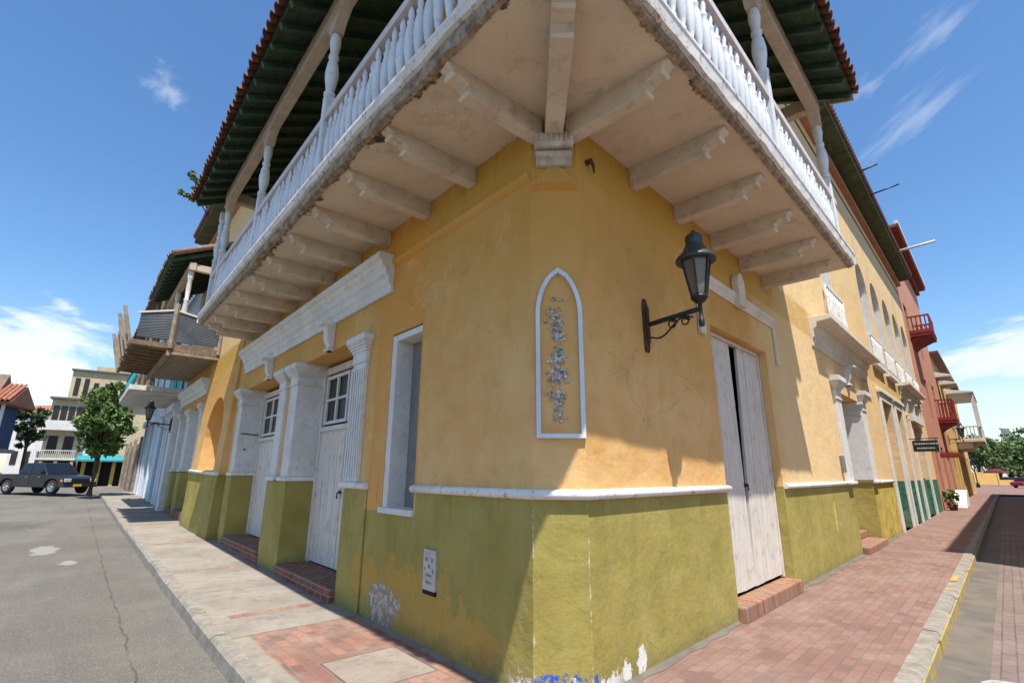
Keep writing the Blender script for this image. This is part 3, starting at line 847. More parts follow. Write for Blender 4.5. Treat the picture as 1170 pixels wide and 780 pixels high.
# --- doors of the left side
def left_door(u0, u1, n, zstep, win, lab):
    fr = MB(L)
    d = empty_part = None
    fr.box(u0, u0 + .10, n - .06, n + .03, zstep, 3.44); fr.box(u1 - .10, u1, n - .06, n + .03, zstep, 3.44)
    fr.box(u0 + .10, u1 - .10, n - .06, n + .028, 3.32, 3.44); fr.box(u0 + .10, u1 - .10, n - .06, n + .05, 2.30, 2.38)
    door = fr.build('door', M['door'], house, bevel=.006, label=lab)
    m = (u0 + u1) / 2
    for a, b in ((u0 + .10, m - .008), (m + .008, u1 - .10)):
        lf = MB(L); planks(lf, a, b, n, zstep + .02, 2.30, .26, .04)
        lf.build('leaf', M['door'], door, bevel=.004)
    hk = MB(L); hk.box(m - .05, m + .05, n + .004, n + .022, zstep + 1.12, zstep + 1.16); hk.tube([L.W(m + .01, n + .02, zstep + 1.14), L.W(m + .01, n + .05, zstep + 1.12), L.W(m + .01, n + .05, zstep + 1.04)], .012, 6)
    hk.build('padlock', M['iron'], door)
    for a, b in ((u0 + .16, m - .03), (m + .03, u1 - .16)):
        wn = MB(L); t = .055
        wn.box(a, b, n - .03, n + .012, 2.42, 2.42 + t); wn.box(a, b, n - .03, n + .012, 3.28 - t, 3.28)
        wn.box(a, a + t, n - .03, n + .012, 2.42 + t, 3.28 - t); wn.box(b - t, b, n - .03, n + .012, 2.42 + t, 3.28 - t)
        wn.box((a + b) / 2 - t / 2, (a + b) / 2 + t / 2, n - .03, n + .01, 2.42 + t, 3.28 - t)
        wn.box(a + t, (a + b) / 2 - t / 2, n - .03, n + .008, 2.83, 2.87); wn.box((a + b) / 2 + t / 2, b - t, n - .03, n + .008, 2.83, 2.87)
        ob = wn.build('transom_window', M['white'], door, bevel=.004)
        gl = MB(L); gl.box(a + .01, b - .01, n - .05, n - .035, 2.43, 3.27); gl.build('glass', M['glass'], door)
    return door
left_door(A0 + .02, A1 - .02, -.42, .17, True, 'white plank double door with small paned transom between the pilasters')
dB = left_door(B0 + .02, B1 - .02, -.42, .25, True, 'white plank double door at the second brick step')
bx = MB(L); bx.box(8.02, 8.2, -.40, -.33, 1.92, 2.12); bx.build('letter_box', M['tanwood'], dB, bevel=.006)
# bolts on pier C
bt = MB(L)
bt.bar(L.W(B1 - .03, 0, 2.48), L.W(B1 - .03, -.4, 2.46), .02)
bt.build('iron_bolt', M['iron'], house)
bt = MB(L); bt.tube([L.W(B1 - .013, -.12, 2.12), L.W(B1 - .05, -.12, 2.12)], .02, 6); bt.build('iron_bolt', M['iron'], house)
for (a, b, z) in ((A0 - .0, A1 + .0, .17), (B0, B1, .25)):
    sb = MB(L); sb.box(a + .005, b - .035, -DEP, .10, -.05, z)
    sb.build('doorstep', M['step_dark'], house, bevel=.012)

# --- tall square window without glass
wn = MB(L); t = .05
wn.box(2.50, 2.618, -.27, -.004, 1.2, 3.3); wn.box(1.882, 2.50, -.27, -.004, 3.22, 3.3); wn.box(1.87, 2.66, -.27, .03, 1.15, 1.215)
wnd = wn.build('window', M['white'], house, bevel=.005, label='tall narrow window with white jamb and grey shutter')
sh = MB(L); sh.box(1.88, 2.12, -.27, -.22, 1.215, 3.22); sh.box(2.14, 2.50, -.27, -.235, 1.215, 3.22)
sh.box(2.118, 2.142, -.27, -.20, 1.215, 3.22)
sh.build('shutter', M['greyshut'], wnd, bevel=.004)

# --- arched niche back
bu = MB(L); NU0, NU1 = 11.55, 13.7
wall_with_holes(bu, L, 10.9, 14.75, -.2, 4.95, [(NU0, NU1, 1.66, 3.62, .55, 1.05)])
bu.add([L.W(14.75, 0, -.2), L.W(14.75, -.3, -.2), L.W(14.75, -.3, 4.95), L.W(14.75, 0, 4.95)], [(0, 1, 2, 3)])
bu.add([L.W(10.9, 0, -.2), L.W(10.9, -.3, -.2), L.W(10.9, -.3, 4.95), L.W(10.9, 0, 4.95)], [(0, 1, 2, 3)])
bu.add([L.W(NU0, -.548, 1.66), L.W(NU1, -.548, 1.66), L.W(NU1, -.548, 3.62), L.W(NU0, -.548, 3.62)], [(0, 1, 2, 3)])
bu.add([L.W(10.9, 0, 4.95), L.W(14.75, 0, 4.95), L.W(14.75, -.3, 4.97), L.W(10.9, -.3, 4.97)], [(0, 1, 2, 3)])
bu.v = [p + L.n * (.24 - .044 * p.z) for p in bu.v]
bu.build('buttress', M['plaster'], house, F=L, label='battered yellow buttress with an arched niche')
# ---- long cornice over the left doors
cz0, cz1 = 3.93, 4.47
prof = [(-.0, cz0), (.05, cz0), (.055, cz0 + .10), (.085, cz0 + .13), (.09, cz0 + .22), (.13, cz0 + .25), (.135, cz0 + .31), (.19, cz0 + .37), (.20, cz0 + .41), (.25, cz0 + .44), (.25, cz1 - .02), (.235, cz1), (0, cz1)]
co = MB(L); co.prof_u(prof, 2.70, 10.25)
co.prof_u([(0, cz0 - .0), (.045, cz0), (.05, cz0 + .1), (0, cz0 + .1)], 2.69, 2.70)
cor = co.build('cornice', M['white'], house, bevel=.006, label='long white stepped cornice above the two left doors')
def console(F, u, z0, z1, n=.0, w_=.16, pr_=.2, parent=None):
    c = MB(F); P = []
    K = 10
    for i in range(K + 1):
        f = i / K; P.append((n + pr_ * (.35 + .65 * (math.sin(f * math.pi * .5)) ** 2) + .03 * math.sin(f * 2 * math.pi), z0 + .07 + (z1 - z0 - .07) * f))
    P = [(n, z0), (n + pr_ * .45, z0), (n + pr_ * .5, z0 + .05)] + P + [(n, z1)]
    c.prof_u(P, u - w_ / 2, u + w_ / 2)
    c.box(u - w_ / 2 - .02, u + w_ / 2 + .02, n, n + pr_ + .05, z1 - .05, z1 + .0)
    c.box(u - w_ / 2 - .015, u + w_ / 2 + .015, n, n + pr_ * .55, z0, z0 + .04)
    return c.build('console', M['white'], parent or house, bevel=.01)
console(L, 4.72, 3.48, 3.93, parent=cor); console(L, 8.05, 3.48, 3.93, parent=cor)

# ---- right side: door G
fr = MB(RR)
for a, b in ((2.86, 2.93), (4.94, 4.99)): fr.box(a, b, -.19, -.12, .18, 3.46)
fr.box(2.93, 4.94, -.19, -.11, 3.445, 3.49)
dG = fr.build('door', M['door'], house, bevel=.005, label='tall grey white plank door in two leaves, split at the top')
def leaf_planks(poly_edges):
    """planks between slanted edges: list of (u_bottom, u_top) edge lines"""
    mb = MB(RR); zb0, zt0 = .20, 3.44
    for (a0, a1), (b0, b1) in zip(poly_edges, poly_edges[1:]):
        mb.prof_n([(a0 + .004, zb0 + random.uniform(0, .02)), (b0 - .004, zb0 + random.uniform(0, .02)), (b1 - .004, zt0), (a1 + .004, zt0)], -.19, -.15 + random.uniform(0, .01))
    return mb
l1 = leaf_planks([(2.93, 2.93), (3.25, 3.25), (3.56, 3.54), (3.875, 3.83)]); l1.build('leaf', M['door'], dG, bevel=.004)
l2 = leaf_planks([(3.885, 4.13), (4.23, 4.38), (4.58, 4.66), (4.94, 4.94)]); l2.build('leaf', M['door'], dG, bevel=.004)
lk = MB(RR); lk.box(3.83, 3.93, -.148, -.13, 1.44, 1.49); lk.tube([RR.W(3.88, -.14, 1.47), RR.W(3.88, -.11, 1.47), RR.W(3.88, -.11, 1.40)], .012, 6)
lk.build('padlock', M['iron'], dG)
sb = MB(RR); sb.box(2.80, 5.03, -.2, .09, -.05, .165); sb.build('doorstep', M['step'], house, bevel=.018)
hm = MB(RR)
zt = 4.0
hm.prof_u([(0, zt), (.03, zt), (.035, zt + .08), (.06, zt + .10), (.065, zt + .17), (.05, zt + .20), (0, zt + .20)], 2.48, 5.55)
hm.box(2.46, 2.56, .002, .045, 3.42, zt); hm.box(2.44, 2.58, .002, .06, 3.30, 3.44)
hm.box(5.45, 5.55, .002, .045, 3.42, zt); hm.box(5.44, 5.56, .002, .06, 3.36, 3.44)
lm = hm.build('label_moulding', M['cream'], house, bevel=.012, label='white hood moulding with short drops over the split plank door')
ks = MB(RR)
P_ = [(3.78, 3.98), (4.02, 3.98), (4.03, 4.36), (4.0, 4.44), (3.95, 4.49), (3.90, 4.52), (3.85, 4.49), (3.80, 4.44), (3.77, 4.36)]
ks.prof_n(P_, .003, .12); ks.build('keystone', M['cream'], lm, bevel=.02)

# ---- right side: recessed entrance H with pilasters and cornice
pilaster(RR, 9.28, 9.74, 0, .06, 1.49, 3.22, 3.72, .14, 0)
pilaster(RR, 12.16, 12.6, 0, .06, 1.49, 3.22, 3.72, .14, 0)
jm = MB(RR); jm.box(12.10, 12.149, -.93, .05, 1.49, 3.42); 
pj = jm.build('door_reveal', M['white'], house, bevel=.004)
cj = MB(RR); wrapcap(cj, RR, 12.09, 12.14, -.9, -.0, 3.10, 3.44, .10); cj.build('capital', M['white'], pj, bevel=.006)
dh = MB(RR); dh.box(9.76, 12.1, -1.0, -.94, .4, 3.44); dh.build('door', M['door'], house)
for i, (n0, n1, z0, z1) in enumerate(((-.45, .12, -.05, .14), (-.70, -.28, .14, .30), (-.94, -.55, .30, .45))):
    sb = MB(RR); sb.box(9.77, 12.09, n0, n1, z0, z1); sb.build('doorstep', M['step'], house, bevel=.02)
cz0, cz1 = 4.20, 4.82
prof = [(0, cz0), (.03, cz0), (.035, cz0 + .16), (.07, cz0 + .2), (.075, cz0 + .34), (.14, cz0 + .40), (.15, cz0 + .49), (.40, cz0 + .52), (.42, cz0 + .535), (.42, cz1), (0, cz1)]
co = MB(RR); co.prof_u(prof, 8.1, 13.9)
corH = co.build('cornice', M['cream'], house, bevel=.008, label='projecting white cornice above the recessed doorway on the right street')
console(RR, 11.0, 3.72, 4.2, parent=corH)
# thin horizontal line moulding further on + wall box
ib = MB(RR); ib.box(8.95, 9.10, 0, .07, 1.66, 2.0); 
o = ib.build('intercom_box', M['greyshut'], house, bevel=.01)
# ---- far ground floor frames
for a, b, zt in ((15.55, 17.75, 4.1), (18.45, 20.25, 4.1)):
    f = MB(RR); f.box(a - .12, a + .14, 0.001, .06, .0, zt); f.box(b - .14, b + .12, .001, .06, 0, zt); f.box(a + .14, b - .14, .001, .06, zt - .22, zt)
    f.box(a - .2, b + .2, .001, .12, zt + .002, zt + .12)
    sr = f.build('door_surround', M['white'], house, bevel=.01)
    d = MB(RR); planks(d, a + .16, b - .16, -.30, 0, zt - .25, .4); d.build('door', M['door' if a > 18 else 'tanwood'], house)
f = MB(RR); f.box(21.9, 22.2, .001, .08, 0, 3.7); f.box(25.2, 25.5, .001, .08, 0, 3.7); f.box(21.9, 25.5, .08, .2, 3.7, 4.0)
f.build('door_surround', M['white'], house, bevel=.01)
d = MB(RR); planks(d, 22.2, 25.2, -.25, 1.5, 3.6, .5); d.build('shop_front', M['white'], house)
d = MB(RR); d.box(22.2, 25.2, -.2, -.12, 0, 1.5); d.build('shop_panel', M['deepgreen'], house)
co = MB(RR); co.prof_u([(n * .9, z + .3) for n, z in prof], 20.9, 26.4)
cf = co.build('cornice', M['cream'], house, label='farther white cornice on the yellow wall of the right street')
for u in (21.6, 23.6, 25.6): console(RR, u, 3.9, 4.5, parent=cf)
# ---- arched upper windows
for c in ARC:
    pth = [(c - .875, 5.1)] + [(c + .875 * -math.cos(math.pi * i / 10), 7.87 + .875 * math.sin(math.pi * i / 10)) for i in range(11)] + [(c + .875, 5.1)]
    ln = MB(RR)
    for (x0, y0), (x1, y1) in zip(pth, pth[1:]):
        ln.add([RR.W(x0, -.005, y0), RR.W(x1, -.005, y1), RR.W(x1, -.39, y1), RR.W(x0, -.39, y0)], [(0, 1, 2, 3)])
    ln.build('reveal', M['white'], house)
    f = MB(RR)
    for x in (c - .87, c - .03, c + .81): f.box(x, x + .06, -.38, -.32, 5.1, 8.1)
    for z in (5.1, 6.3, 7.3, 8.04): f.box(c - .81, c - .03, -.375, -.33, z, z + .06); f.box(c + .03, c + .81, -.375, -.33, z, z + .06)
    fo = f.build('arched_window', M['white'], house)
    b = MB(RR); planks(b, c - .87, c + .87, -.385, 5.1, 8.75, .3); b.build('shutter', M['white'], fo)
    q = MB(RR)
    q.box(c - .98, c + .98, .0, .14, 4.98, 5.09); q.box(c - .95, c + .95, .06, .12, 5.95, 6.02)
    for i in range(11):
        x = c - .86 + i * .172
        q.tube([RR.W(x, .09, 5.09), RR.W(x, .09, 5.25), RR.W(x, .09, 5.55), RR.W(x, .09, 5.8), RR.W(x, .09, 5.95)], [.02, .04, .02, .035, .02], 6)
    q.build('window_balustrade', M['white_worn'], fo)
f = MB(RR)
for x in (10.2, 10.87, 11.54): f.box(x, x + .06, -.12, -.05, 5.2, 7.4)
fo = f.build('upper_window', M['white'], house)
b = MB(RR); planks(b, 10.26, 10.87, -.1, 5.25, 7.35, .1, gap=.03); planks(b, 10.93, 11.54, -.1, 5.25, 7.35, .1, gap=.03); b.build('shutter', M['white'], fo)
q = MB(RR); q.box(10.0, 11.8, 0, .12, 5.05, 5.18); q.box(10.0, 11.8, .05, .11, 6.05, 6.12)
for i in range(12):
    x = 9.97 + i * .17; q.tube([RR.W(x, .08, 5.18), RR.W(x, .08, 5.4), RR.W(x, .08, 5.8), RR.W(x, .08, 6.05)], [.02, .04, .02, .02], 6)
q.build('window_balustrade', M['white_worn'], fo)

# ---- main eaves
for F, h, a, b in ((L, HL, -.35, LEND), (RR, HR, -.4, REND)):
    e = MB(F)
    e.prof_u([(-.02, h - .28), (.14, h - .28), (.16, h - .16), (.62, h - .12), (.62, h + .06), (-.02, h + .1)], a, b)
    e.build('eave', M['greenboard'], house)
    q = MB(F); q.box(a, b, .0, .18, h - .40, h - .281); q.build('eave_moulding', M['salmon'], house)
    tl = MB(F); x = a
    while x < b:
        tl.tube([F.W(x, .70, h + .08), F.W(x, .2, h + .26)], .085, 6); x += .21
    tl.build('roof_tiles', M['tile'], house)
sp = MB(RR)
for u, ln, r_ in ((15.8, .55, .03), (17.8, .9, .03), (24.5, 1.4, .06)):
    sp = MB(RR); sp.tube([RR.W(u, .4, HR + .05), RR.W(u - .05, .6 + ln, HR + .12)], r_, 8)
    sp.build('drain_spout', M['white' if r_ > .05 else 'iron'], house)

# ================================================================== BALCONY
ZS = 4.90
EL, ER = 9.92, 5.86
def nl(u): return 1.135 + .065 * min(1, max(0, (u + .9) / 2.4)) + .02 * min(1, max(0, u / 6))
def nr(u): return 1.14 + .06 * min(1, max(0, (u + .9) / 2.6)) + .05 * min(1, max(0, u / 6))
def ring(off, z):
    """outer line of the slab, from the left end to the right end"""
    pts = []
    u = EL
    T = tip(nl(-1) + off, nr(-1) + off); uT = L.inv(T)[0]; uTr = RR.inv(T)[0]
    k = 60
    for i in range(k): 
        uu = EL + (uT - EL) * i / k; pts.append((L, uu, L.W(uu, nl(uu) + off, z)))
    pts.append((L, uT, T + Vector((0, 0, z))))
    k = 44
    for i in range(1, k + 1):
        uu = uTr + (ER - uTr) * i / k; pts.append((RR, uu, RR.W(uu, nr(uu) + off, z)))
    return pts
bal_loc = tip(0, 0)
sl = MB(L)
ro = ring(-.05, ZS)
inn = [L.W(EL, -.02, ZS), L.W(0, -.02, ZS), RR.W(0, -.02, ZS), RR.W(ER, -.02, ZS)]
top = [p + Vector((0, 0, .12)) for _, _, p in ro]
# soffit quads, left then right
def frame_n(F, p): return F.inv(p)
iT = [i for i, r_ in enumerate(ro) if r_[0] is L][-1]
for i in range(len(ro) - 1):
    F = L if i < iT else RR
    a, b = ro[i][2], ro[i + 1][2]
    ua, ub = F.inv(a)[0], F.inv(b)[0]
    ia = F.W(max(ua, 0), -.02, ZS); ib = F.W(max(ub, 0), -.02, ZS)
    q = [a, b, ib, ia]; uvq = [uvof(F, p) for p in q]
    if (ia - ib).length < 1e-4: q = q[:3]; uvq = uvq[:3]
    sl.add(q, [tuple(range(len(q)))], uvs=[uvq])
    sl.add([p + Vector((0, 0, .20)) for p in q], [tuple(range(len(q)))], uvs=[uvq])
q = [ro[iT][2], L.W(0, -.02, ZS), RR.W(0, -.02, ZS)]
sl.add(q, [(0, 1, 2)], uvs=[[(0.2, .3), (-.1, 0), (.4, 0)]]); sl.add([p + Vector((0, 0, .20)) for p in q], [(0, 1, 2)])
for F, u, e in ((L, EL, nl(EL) - .05), (RR, ER, nr(ER) - .05)):
    sl.add([F.W(u, 0, ZS), F.W(u, e, ZS), F.W(u, e, ZS + .2), F.W(u, 0, ZS + .2)], [(0, 1, 2, 3)])
balcony = sl.build('balcony', M['soffit'], house, label='wraparound upper balcony with white balusters and a plastered underside')
# broken concrete edge
eg = MB(L); r1 = ring(-.05, ZS); prev = None
for i, (F, u, p) in enumerate(r1):
    worn = 1.0 if F is L and u < 6 else .35
    lo = ZS - .012 - random.random() * .035 * worn; o_ = random.uniform(-.02, .03) * worn
    out = F.n
    cur = [p - out * .03 + Vector((0, 0, lo - ZS)), p + out * (.02 + o_) + Vector((0, 0, lo - ZS + .01)), p + out * (.035 + o_ * .5) + Vector((0, 0, .06)), p + out * .03 + Vector((0, 0, .15))]
    if prev: eg.add(prev + cur, [(0, 1, 5, 4), (1, 2, 6, 5), (2, 3, 7, 6)])
    prev = cur
eg.build('broken_edge', M['slab_edge'], balcony)
# white edge board with worn lower lip
bd = MB(L); prev = None
for i, (F, u, p) in enumerate(ring(.0, ZS)):
    low = .105 if F is L else .035
    low += random.uniform(-.012, .012) - (.0 if F is L else .0)
    out = F.n
    j = random.uniform(-.006, .006)
    cur = [p + out * (-.02) + Vector((0, 0, low)), p + out * (.02 + j) + Vector((0, 0, low + .01)), p + out * .035 + Vector((0, 0, .17)), p + out * .045 + Vector((0, 0, .185)), p + out * .045 + Vector((0, 0, .22)), p - out * .12 + Vector((0, 0, .225))]
    if prev: bd.add(prev + cur, [(k, k + 1, k + 7, k + 6) for k in range(5)])
    prev = cur
for F, u, e in ((L, EL, nl(EL)), (RR, ER, nr(ER))):
    bd.box(u - .0, u + .03, 0, e + .04, ZS + .02, ZS + .22, F)
bd.build('edge_board', M['board'], balcony)

# joists with scrolled ends
def joist_mb(length=1.06, zt=ZS + .003, w_=.135):
    mb = MB(Frame((0, 0, 0), (1, 0), n=Vector((0, 1, 0))))
    z = -.225
    a = length * .80
    P = [(0, 0), (0, z), (a, z), (a + .015, z + .03), (a - .02, z + .06), (a + .02, z + .10), (a + .10, z + .115), (a + .15, z + .10), (a + .17, z + .13), (a + .155, z + .16), (length, -.03), (length, 0)]
    mb.prof_u(P, -w_ / 2, w_ / 2)
    return mb
jm_ = joist_mb()
jproto = jm_.build('joist', M['joist'], None, bevel=.008)
def place_dir(o, parent, F, u, n, z, nvec=None):
    nv = nvec or F.n
    o.parent = parent
    o.location = F.W(u, n, z) - house.location
    o.rotation_euler = (0, 0, math.atan2(nv.y, nv.x) - math.pi / 2)
first = True
spots = [(L, -.10), (L, .95), (L, 1.90), (L, 2.95), (L, 3.93), (L, 4.95), (L, 5.95), (L, 6.95), (L, 7.95), (L, 8.95), (L, 9.75),
         (RR, -.10), (RR, 1.05), (RR, 2.12), (RR, 3.22), (RR, 4.30), (RR, 5.33)]
for F, u in spots:
    if first: o = jproto; first = False
    else: o = jproto.copy(); COL.objects.link(o)
    place_dir(o, balcony, F, u, .0, ZS + .003)
    s_ = 1.0 + random.uniform(-.015, .015)
    o.scale = (1, s_ * (1.02 if F is L else 1.0), 1 + random.uniform(-.05, .05))
dgv = (tip(1, 1) - (P0 + P1) / 2); dgv.z = 0; dgv.normalize()
dj = joist_mb(1.55, w_=.17); dgo = dj.build('diagonal_joist', M['joist'], None, bevel=.008)
mid0 = (P0 + P1) / 2
dgo.parent = balcony; dgo.location = mid0 + Vector((0, 0, ZS + .003)) - house.location
dgo.rotation_euler = (0, 0, math.atan2(dgv.y, dgv.x) - math.pi / 2)
cb = MB(CHF)
cb.prof_u([(0, 4.56), (.15, 4.57), (.175, 4.60), (.175, 4.70), (0, 4.70)], .035, CHW - .035)
for i in range(8):
    x = .055 + (CHW - .11) * i / 7; cb.tube([CHF.W(x, .175, 4.60), CHF.W(x, .178, 4.70)], .016, 6)
cb.prof_u([(0, 4.43), (.04, 4.44), (.07, 4.47), (.12, 4.49), (.13, 4.53), (.10, 4.56), (0, 4.56)], .05, CHW - .05)
cb.build('corner_bracket', M['joist_end'], balcony, bevel=.015)
sk = MB(RR); sk.tube([RR.W(.16, 0, 4.56), RR.W(.17, .05, 4.57), RR.W(.20, .06, 4.53), RR.W(.22, .05, 4.46)], [.028, .03, .018, .008], 6); sk.build('old_bracket', M['rust'], balcony)

# railing
RN = 1.10; RNR = 1.13
ZB0 = ZS + .225; ZB1 = 6.02; ZRT = 6.13
rl = MB(L)
def railbox(mb, na, nb, z0, z1, uL1, uR1, shift=0):
    T0 = tip(na[0], na[1]); T1 = tip(nb[0], nb[1])
    pts = [L.W(uL1, na[0], 0), T0, RR.W(uR1, na[1], 0), RR.W(uR1, nb[1], 0), T1, L.W(uL1, nb[0], 0)]
    for q in ([pts[0], pts[1], pts[4], pts[5]], [pts[1], pts[2], pts[3], pts[4]]):
        mb.plan([(p.x, p.y) for p in q], z0, z1)
railbox(rl, (RN + .05, RNR + .05), (RN - .05, RNR - .05), ZB1, ZRT, EL, ER)
rl.build('hand_rail', M['rail'], balcony, bevel=.008)
rb = MB(L); railbox(rb, (RN + .035, RNR + .035), (RN - .035, RNR - .035), ZB0, ZB0 + .05, EL, ER)
rb.build('bottom_rail', M['pinkrail'], balcony, bevel=.006)
bp = [(.022, 0), (.030, .0), (.030, .03), (.018, .05), (.026, .07), (.026, .09), (.017, .11), (.030, .17), (.043, .28), (.046, .40), (.041, .50), (.027, .57), (.034, .59), (.034, .61), (.020, .64), (.028, .69), (.026, .73), (.014, .78), (.012, .80)]
hb = ZB1 - ZB0 - .05
bp = [(r_, h / .80 * hb) for r_, h in bp]
bm_ = MB(); bm_.lathe(bp, seg=10)
bproto = bm_.build('baluster', M['balust'], None)
POSTS_L = [2.75, 5.95, 9.12]; POSTS_R = [2.45, 5.55]
spots = []
uT = L.inv(tip(RN, RNR))[0]; uTr = RR.inv(tip(RN, RNR))[0]
for i in range(61):
    u = uT + .18 + i * .172
    if u < EL - .08 and all(abs(u - p) > .07 for p in POSTS_L): spots.append(L.W(u, RN, 0))
for i in range(41):
    u = uTr + .18 + i * .172
    if u < ER - .08 and all(abs(u - p) > .07 for p in POSTS_R): spots.append(RR.W(u, RNR, 0))
spots = spots[:100]
for i, p in enumerate(spots):
    o = bproto if i == 0 else bproto.copy()
    if i: COL.objects.link(o)
    o.parent = balcony; o.location = p + Vector((0, 0, ZB0 + .05)) - house.location
    o.rotation_euler = (random.uniform(-.02, .02), random.uniform(-.02, .02), random.random())
    k_ = random.uniform(1.04, 1.2); o.scale = (k_, k_, 1)
# turned posts
ZBM = 7.74
pm = MB()
pm.box(-.06, .06, -.06, .06, 0, 1.30, Frame((0, 0, 0), (1, 0), n=Vector((0, 1, 0))))
hp = ZBM - ZB0 + .0
pm.lathe([(.055, 1.30), (.075, 1.31), (.075, 1.36), (.05, 1.39), (.062, 1.45), (.085, 1.60), (.088, 1.68), (.07, 1.84), (.048, 1.90), (.068, 1.93), (.068, 1.97), (.05, 2.0), (.058, 2.06), (.075, 2.18), (.07, 2.28), (.05, 2.33), (.07, 2.36), (.07, 2.40)], seg=14)
pm.box(-.07, .07, -.07, .07, 2.40, hp, Frame((0, 0, 0), (1, 0), n=Vector((0, 1, 0))))
pproto = pm.build('post', M['balust'], None, bevel=.006)
ps = [(L, u, RN) for u in POSTS_L] + [(L, EL - .06, RN)] + [(RR, u, RNR) for u in POSTS_R] + [(L, uT + .0, RN)]
for i, (F, u, n) in enumerate(ps):
    o = pproto if i == 0 else pproto.copy()
    if i: COL.objects.link(o)
    o.parent = balcony; o.location = F.W(u, n, ZB0) - house.location
    o.rotation_euler = (0, 0, math.atan2(F.n.y, F.n.x))
# plate beam
BE_L, BE_R = 9.3, 5.6
bmn = MB(L)
railbox(bmn, (RN + .09, RNR + .09), (RN - .09, RNR - .09), ZBM, 8.02, BE_L, BE_R)
bmn.build('plate_beam', M['beam'], balcony, bevel=.015)
# curved braces at posts
for F, u, n in [(L, u, RN) for u in POSTS_L] + [(RR, u, RNR) for u in POSTS_R]:
    br = MB(F)
    P = [(u - .42, ZBM - .002), (u - .30, 7.70), (u - .16, 7.60), (u - .07, 7.45), (u + .07, 7.45), (u + .16, 7.60), (u + .30, 7.70), (u + .42, ZBM - .002)]
    if F is RR and u > 5: P = [(u - .42, ZBM - .002), (u - .30, 7.70), (u - .16, 7.60), (u - .07, 7.45), (u + .07, 7.45), (u + .075, ZBM - .002)]
    br.prof_n(P, n - .075, n + .075, F)
    br.build('brace', M['beam'], balcony, bevel=.008)
for F, u, n in ((L, BE_L - .12, RN), (RR, BE_R - .12, RNR)):
    b = MB(F); b.box(u - .08, u + .08, .0, n - .09, 7.76, 8.0); b.build('end_beam', M['beam'], balcony, bevel=.01)
# balcony roof : sloping boards with rafters
ZE, NE = 7.84, 1.70
ZI = ZE + (NE) * .50
def roof_z(n): return ZE + (NE - n) * .50
rfE_L, rfE_R = 9.95, 5.66
roof = MB(L)
T_out = tip(NE, NE); T_in = tip(0, 0)
for dz in (0, .05):
    roof.add([L.W(rfE_L, NE, ZE + dz), T_out + Vector((0, 0, ZE + dz)), T_in + Vector((0, 0, ZI + dz)), L.W(rfE_L, 0, ZI + dz)], [(0, 1, 2, 3)])
    roof.add([RR.W(rfE_R, NE, ZE + dz), T_out + Vector((0, 0, ZE + dz)), T_in + Vector((0, 0, ZI + dz)), RR.W(rfE_R, 0, ZI + dz)], [(0, 1, 2, 3)])
for F, e in ((L, rfE_L), (RR, rfE_R)):
    F_ = F
    roof.add([F.W(e, NE, ZE), F.W(e, 0, ZI), F.W(e, 0, ZI + .05), F.W(e, NE, ZE + .05)], [(0, 1, 2, 3)])
broof = roof.build('balcony_roof', M['greenwood'], house, label='tiled lean-to roof of the wraparound balcony with dark green boards below')
rt = MB(L)
for F, e in ((L, rfE_L), (RR, rfE_R)):
    uu = (L if F is L else RR).inv(T_out)[0] + .1
    x = e - .06
    while x > uu:
        s0 = 0 if x > 0 else -x
        nin = max(0, min(NE - .1, (-x) / (-uu) * NE)) if x < 0 else 0
        a = F.W(x, NE - .03, ZE - .05); b = F.W(x, nin, roof_z(nin) - .05)
        rt.bar(a, b, .07, .10); x -= .46
rt.build('rafters', M['greenwood'], broof)
bdl = MB(L)
for F, e in ((L, rfE_L), (RR, rfE_R)):
    for n in [NE - .03 - .21 * i for i in range(8)]:
        uu = F.inv(tip(max(n, 0), max(n, 0)))[0]
        bdl.bar(F.W(e, n, roof_z(n) - .004), F.W(uu, n, roof_z(n) - .004), .012, .02)
bdl.build('board_battens', M['greenboard'], broof)
tl = MB(L)
def tile_row(mb, F, a, b, n1, n0, z1, z0, sp=.19, r_=.078):
    x = b; i = 0
    while x > a:
        jj = random.uniform(-.02, .02)
        pts = []; seg = 6
        d = (F.W(0, n0, z0) - F.W(0, n1, z1)).normalized()
        P = F.W(x, n1 + jj, z1); Q = F.W(x, n0, z0)
        up = F.d.cross(d); up = up if up.z > 0 else -up
        for end in (P, Q):
            for rr_ in (r_, r_ - .018):
                for k in range(seg + 1):
                    an = math.pi * k / seg
                    pts.append(end + F.d * math.cos(an) * rr_ + up * (math.sin(an) * rr_ + .01))
        m = seg + 1
        fs = []
        for k in range(seg):
            fs.append((k, k + 1, 2 * m + k + 1, 2 * m + k)); fs.append((m + k, m + k + 1, 3 * m + k + 1, 3 * m + k)); fs.append((k, k + 1, m + k + 1, m + k))
        mb.add(pts, fs)
        # channel tile between
        pts = []
        for end in (P + F.d * sp / 2, Q + F.d * sp / 2):
            for k in range(seg + 1):
                an = math.pi * k / seg
                pts.append(end + F.d * math.cos(an) * r_ * .8 - up * (math.sin(an) * r_ * .6 - .045))
        mb.add(pts, [(k, k + 1, m + k + 1, m + k) for k in range(seg)])
        x -= sp; i += 1
tile_row(tl, L, L.inv(T_out)[0], rfE_L, NE + .08, 0, ZE + .06, ZI + .10)
tile_row(tl, RR, RR.inv(T_out)[0], rfE_R, NE + .08, 0, ZE + .06, ZI + .10)
tl.build('roof_tiles', M['tile'], broof)
fb = MB(RR); fb.prof_u([(NE - .35, roof_z(NE - .35) - .16), (NE, ZE - .10), (NE, ZE + .0), (NE - .35, roof_z(NE - .35))], rfE_R + .001, rfE_R + .03); fb.build('eave_wedge', M['tanwood'], broof)

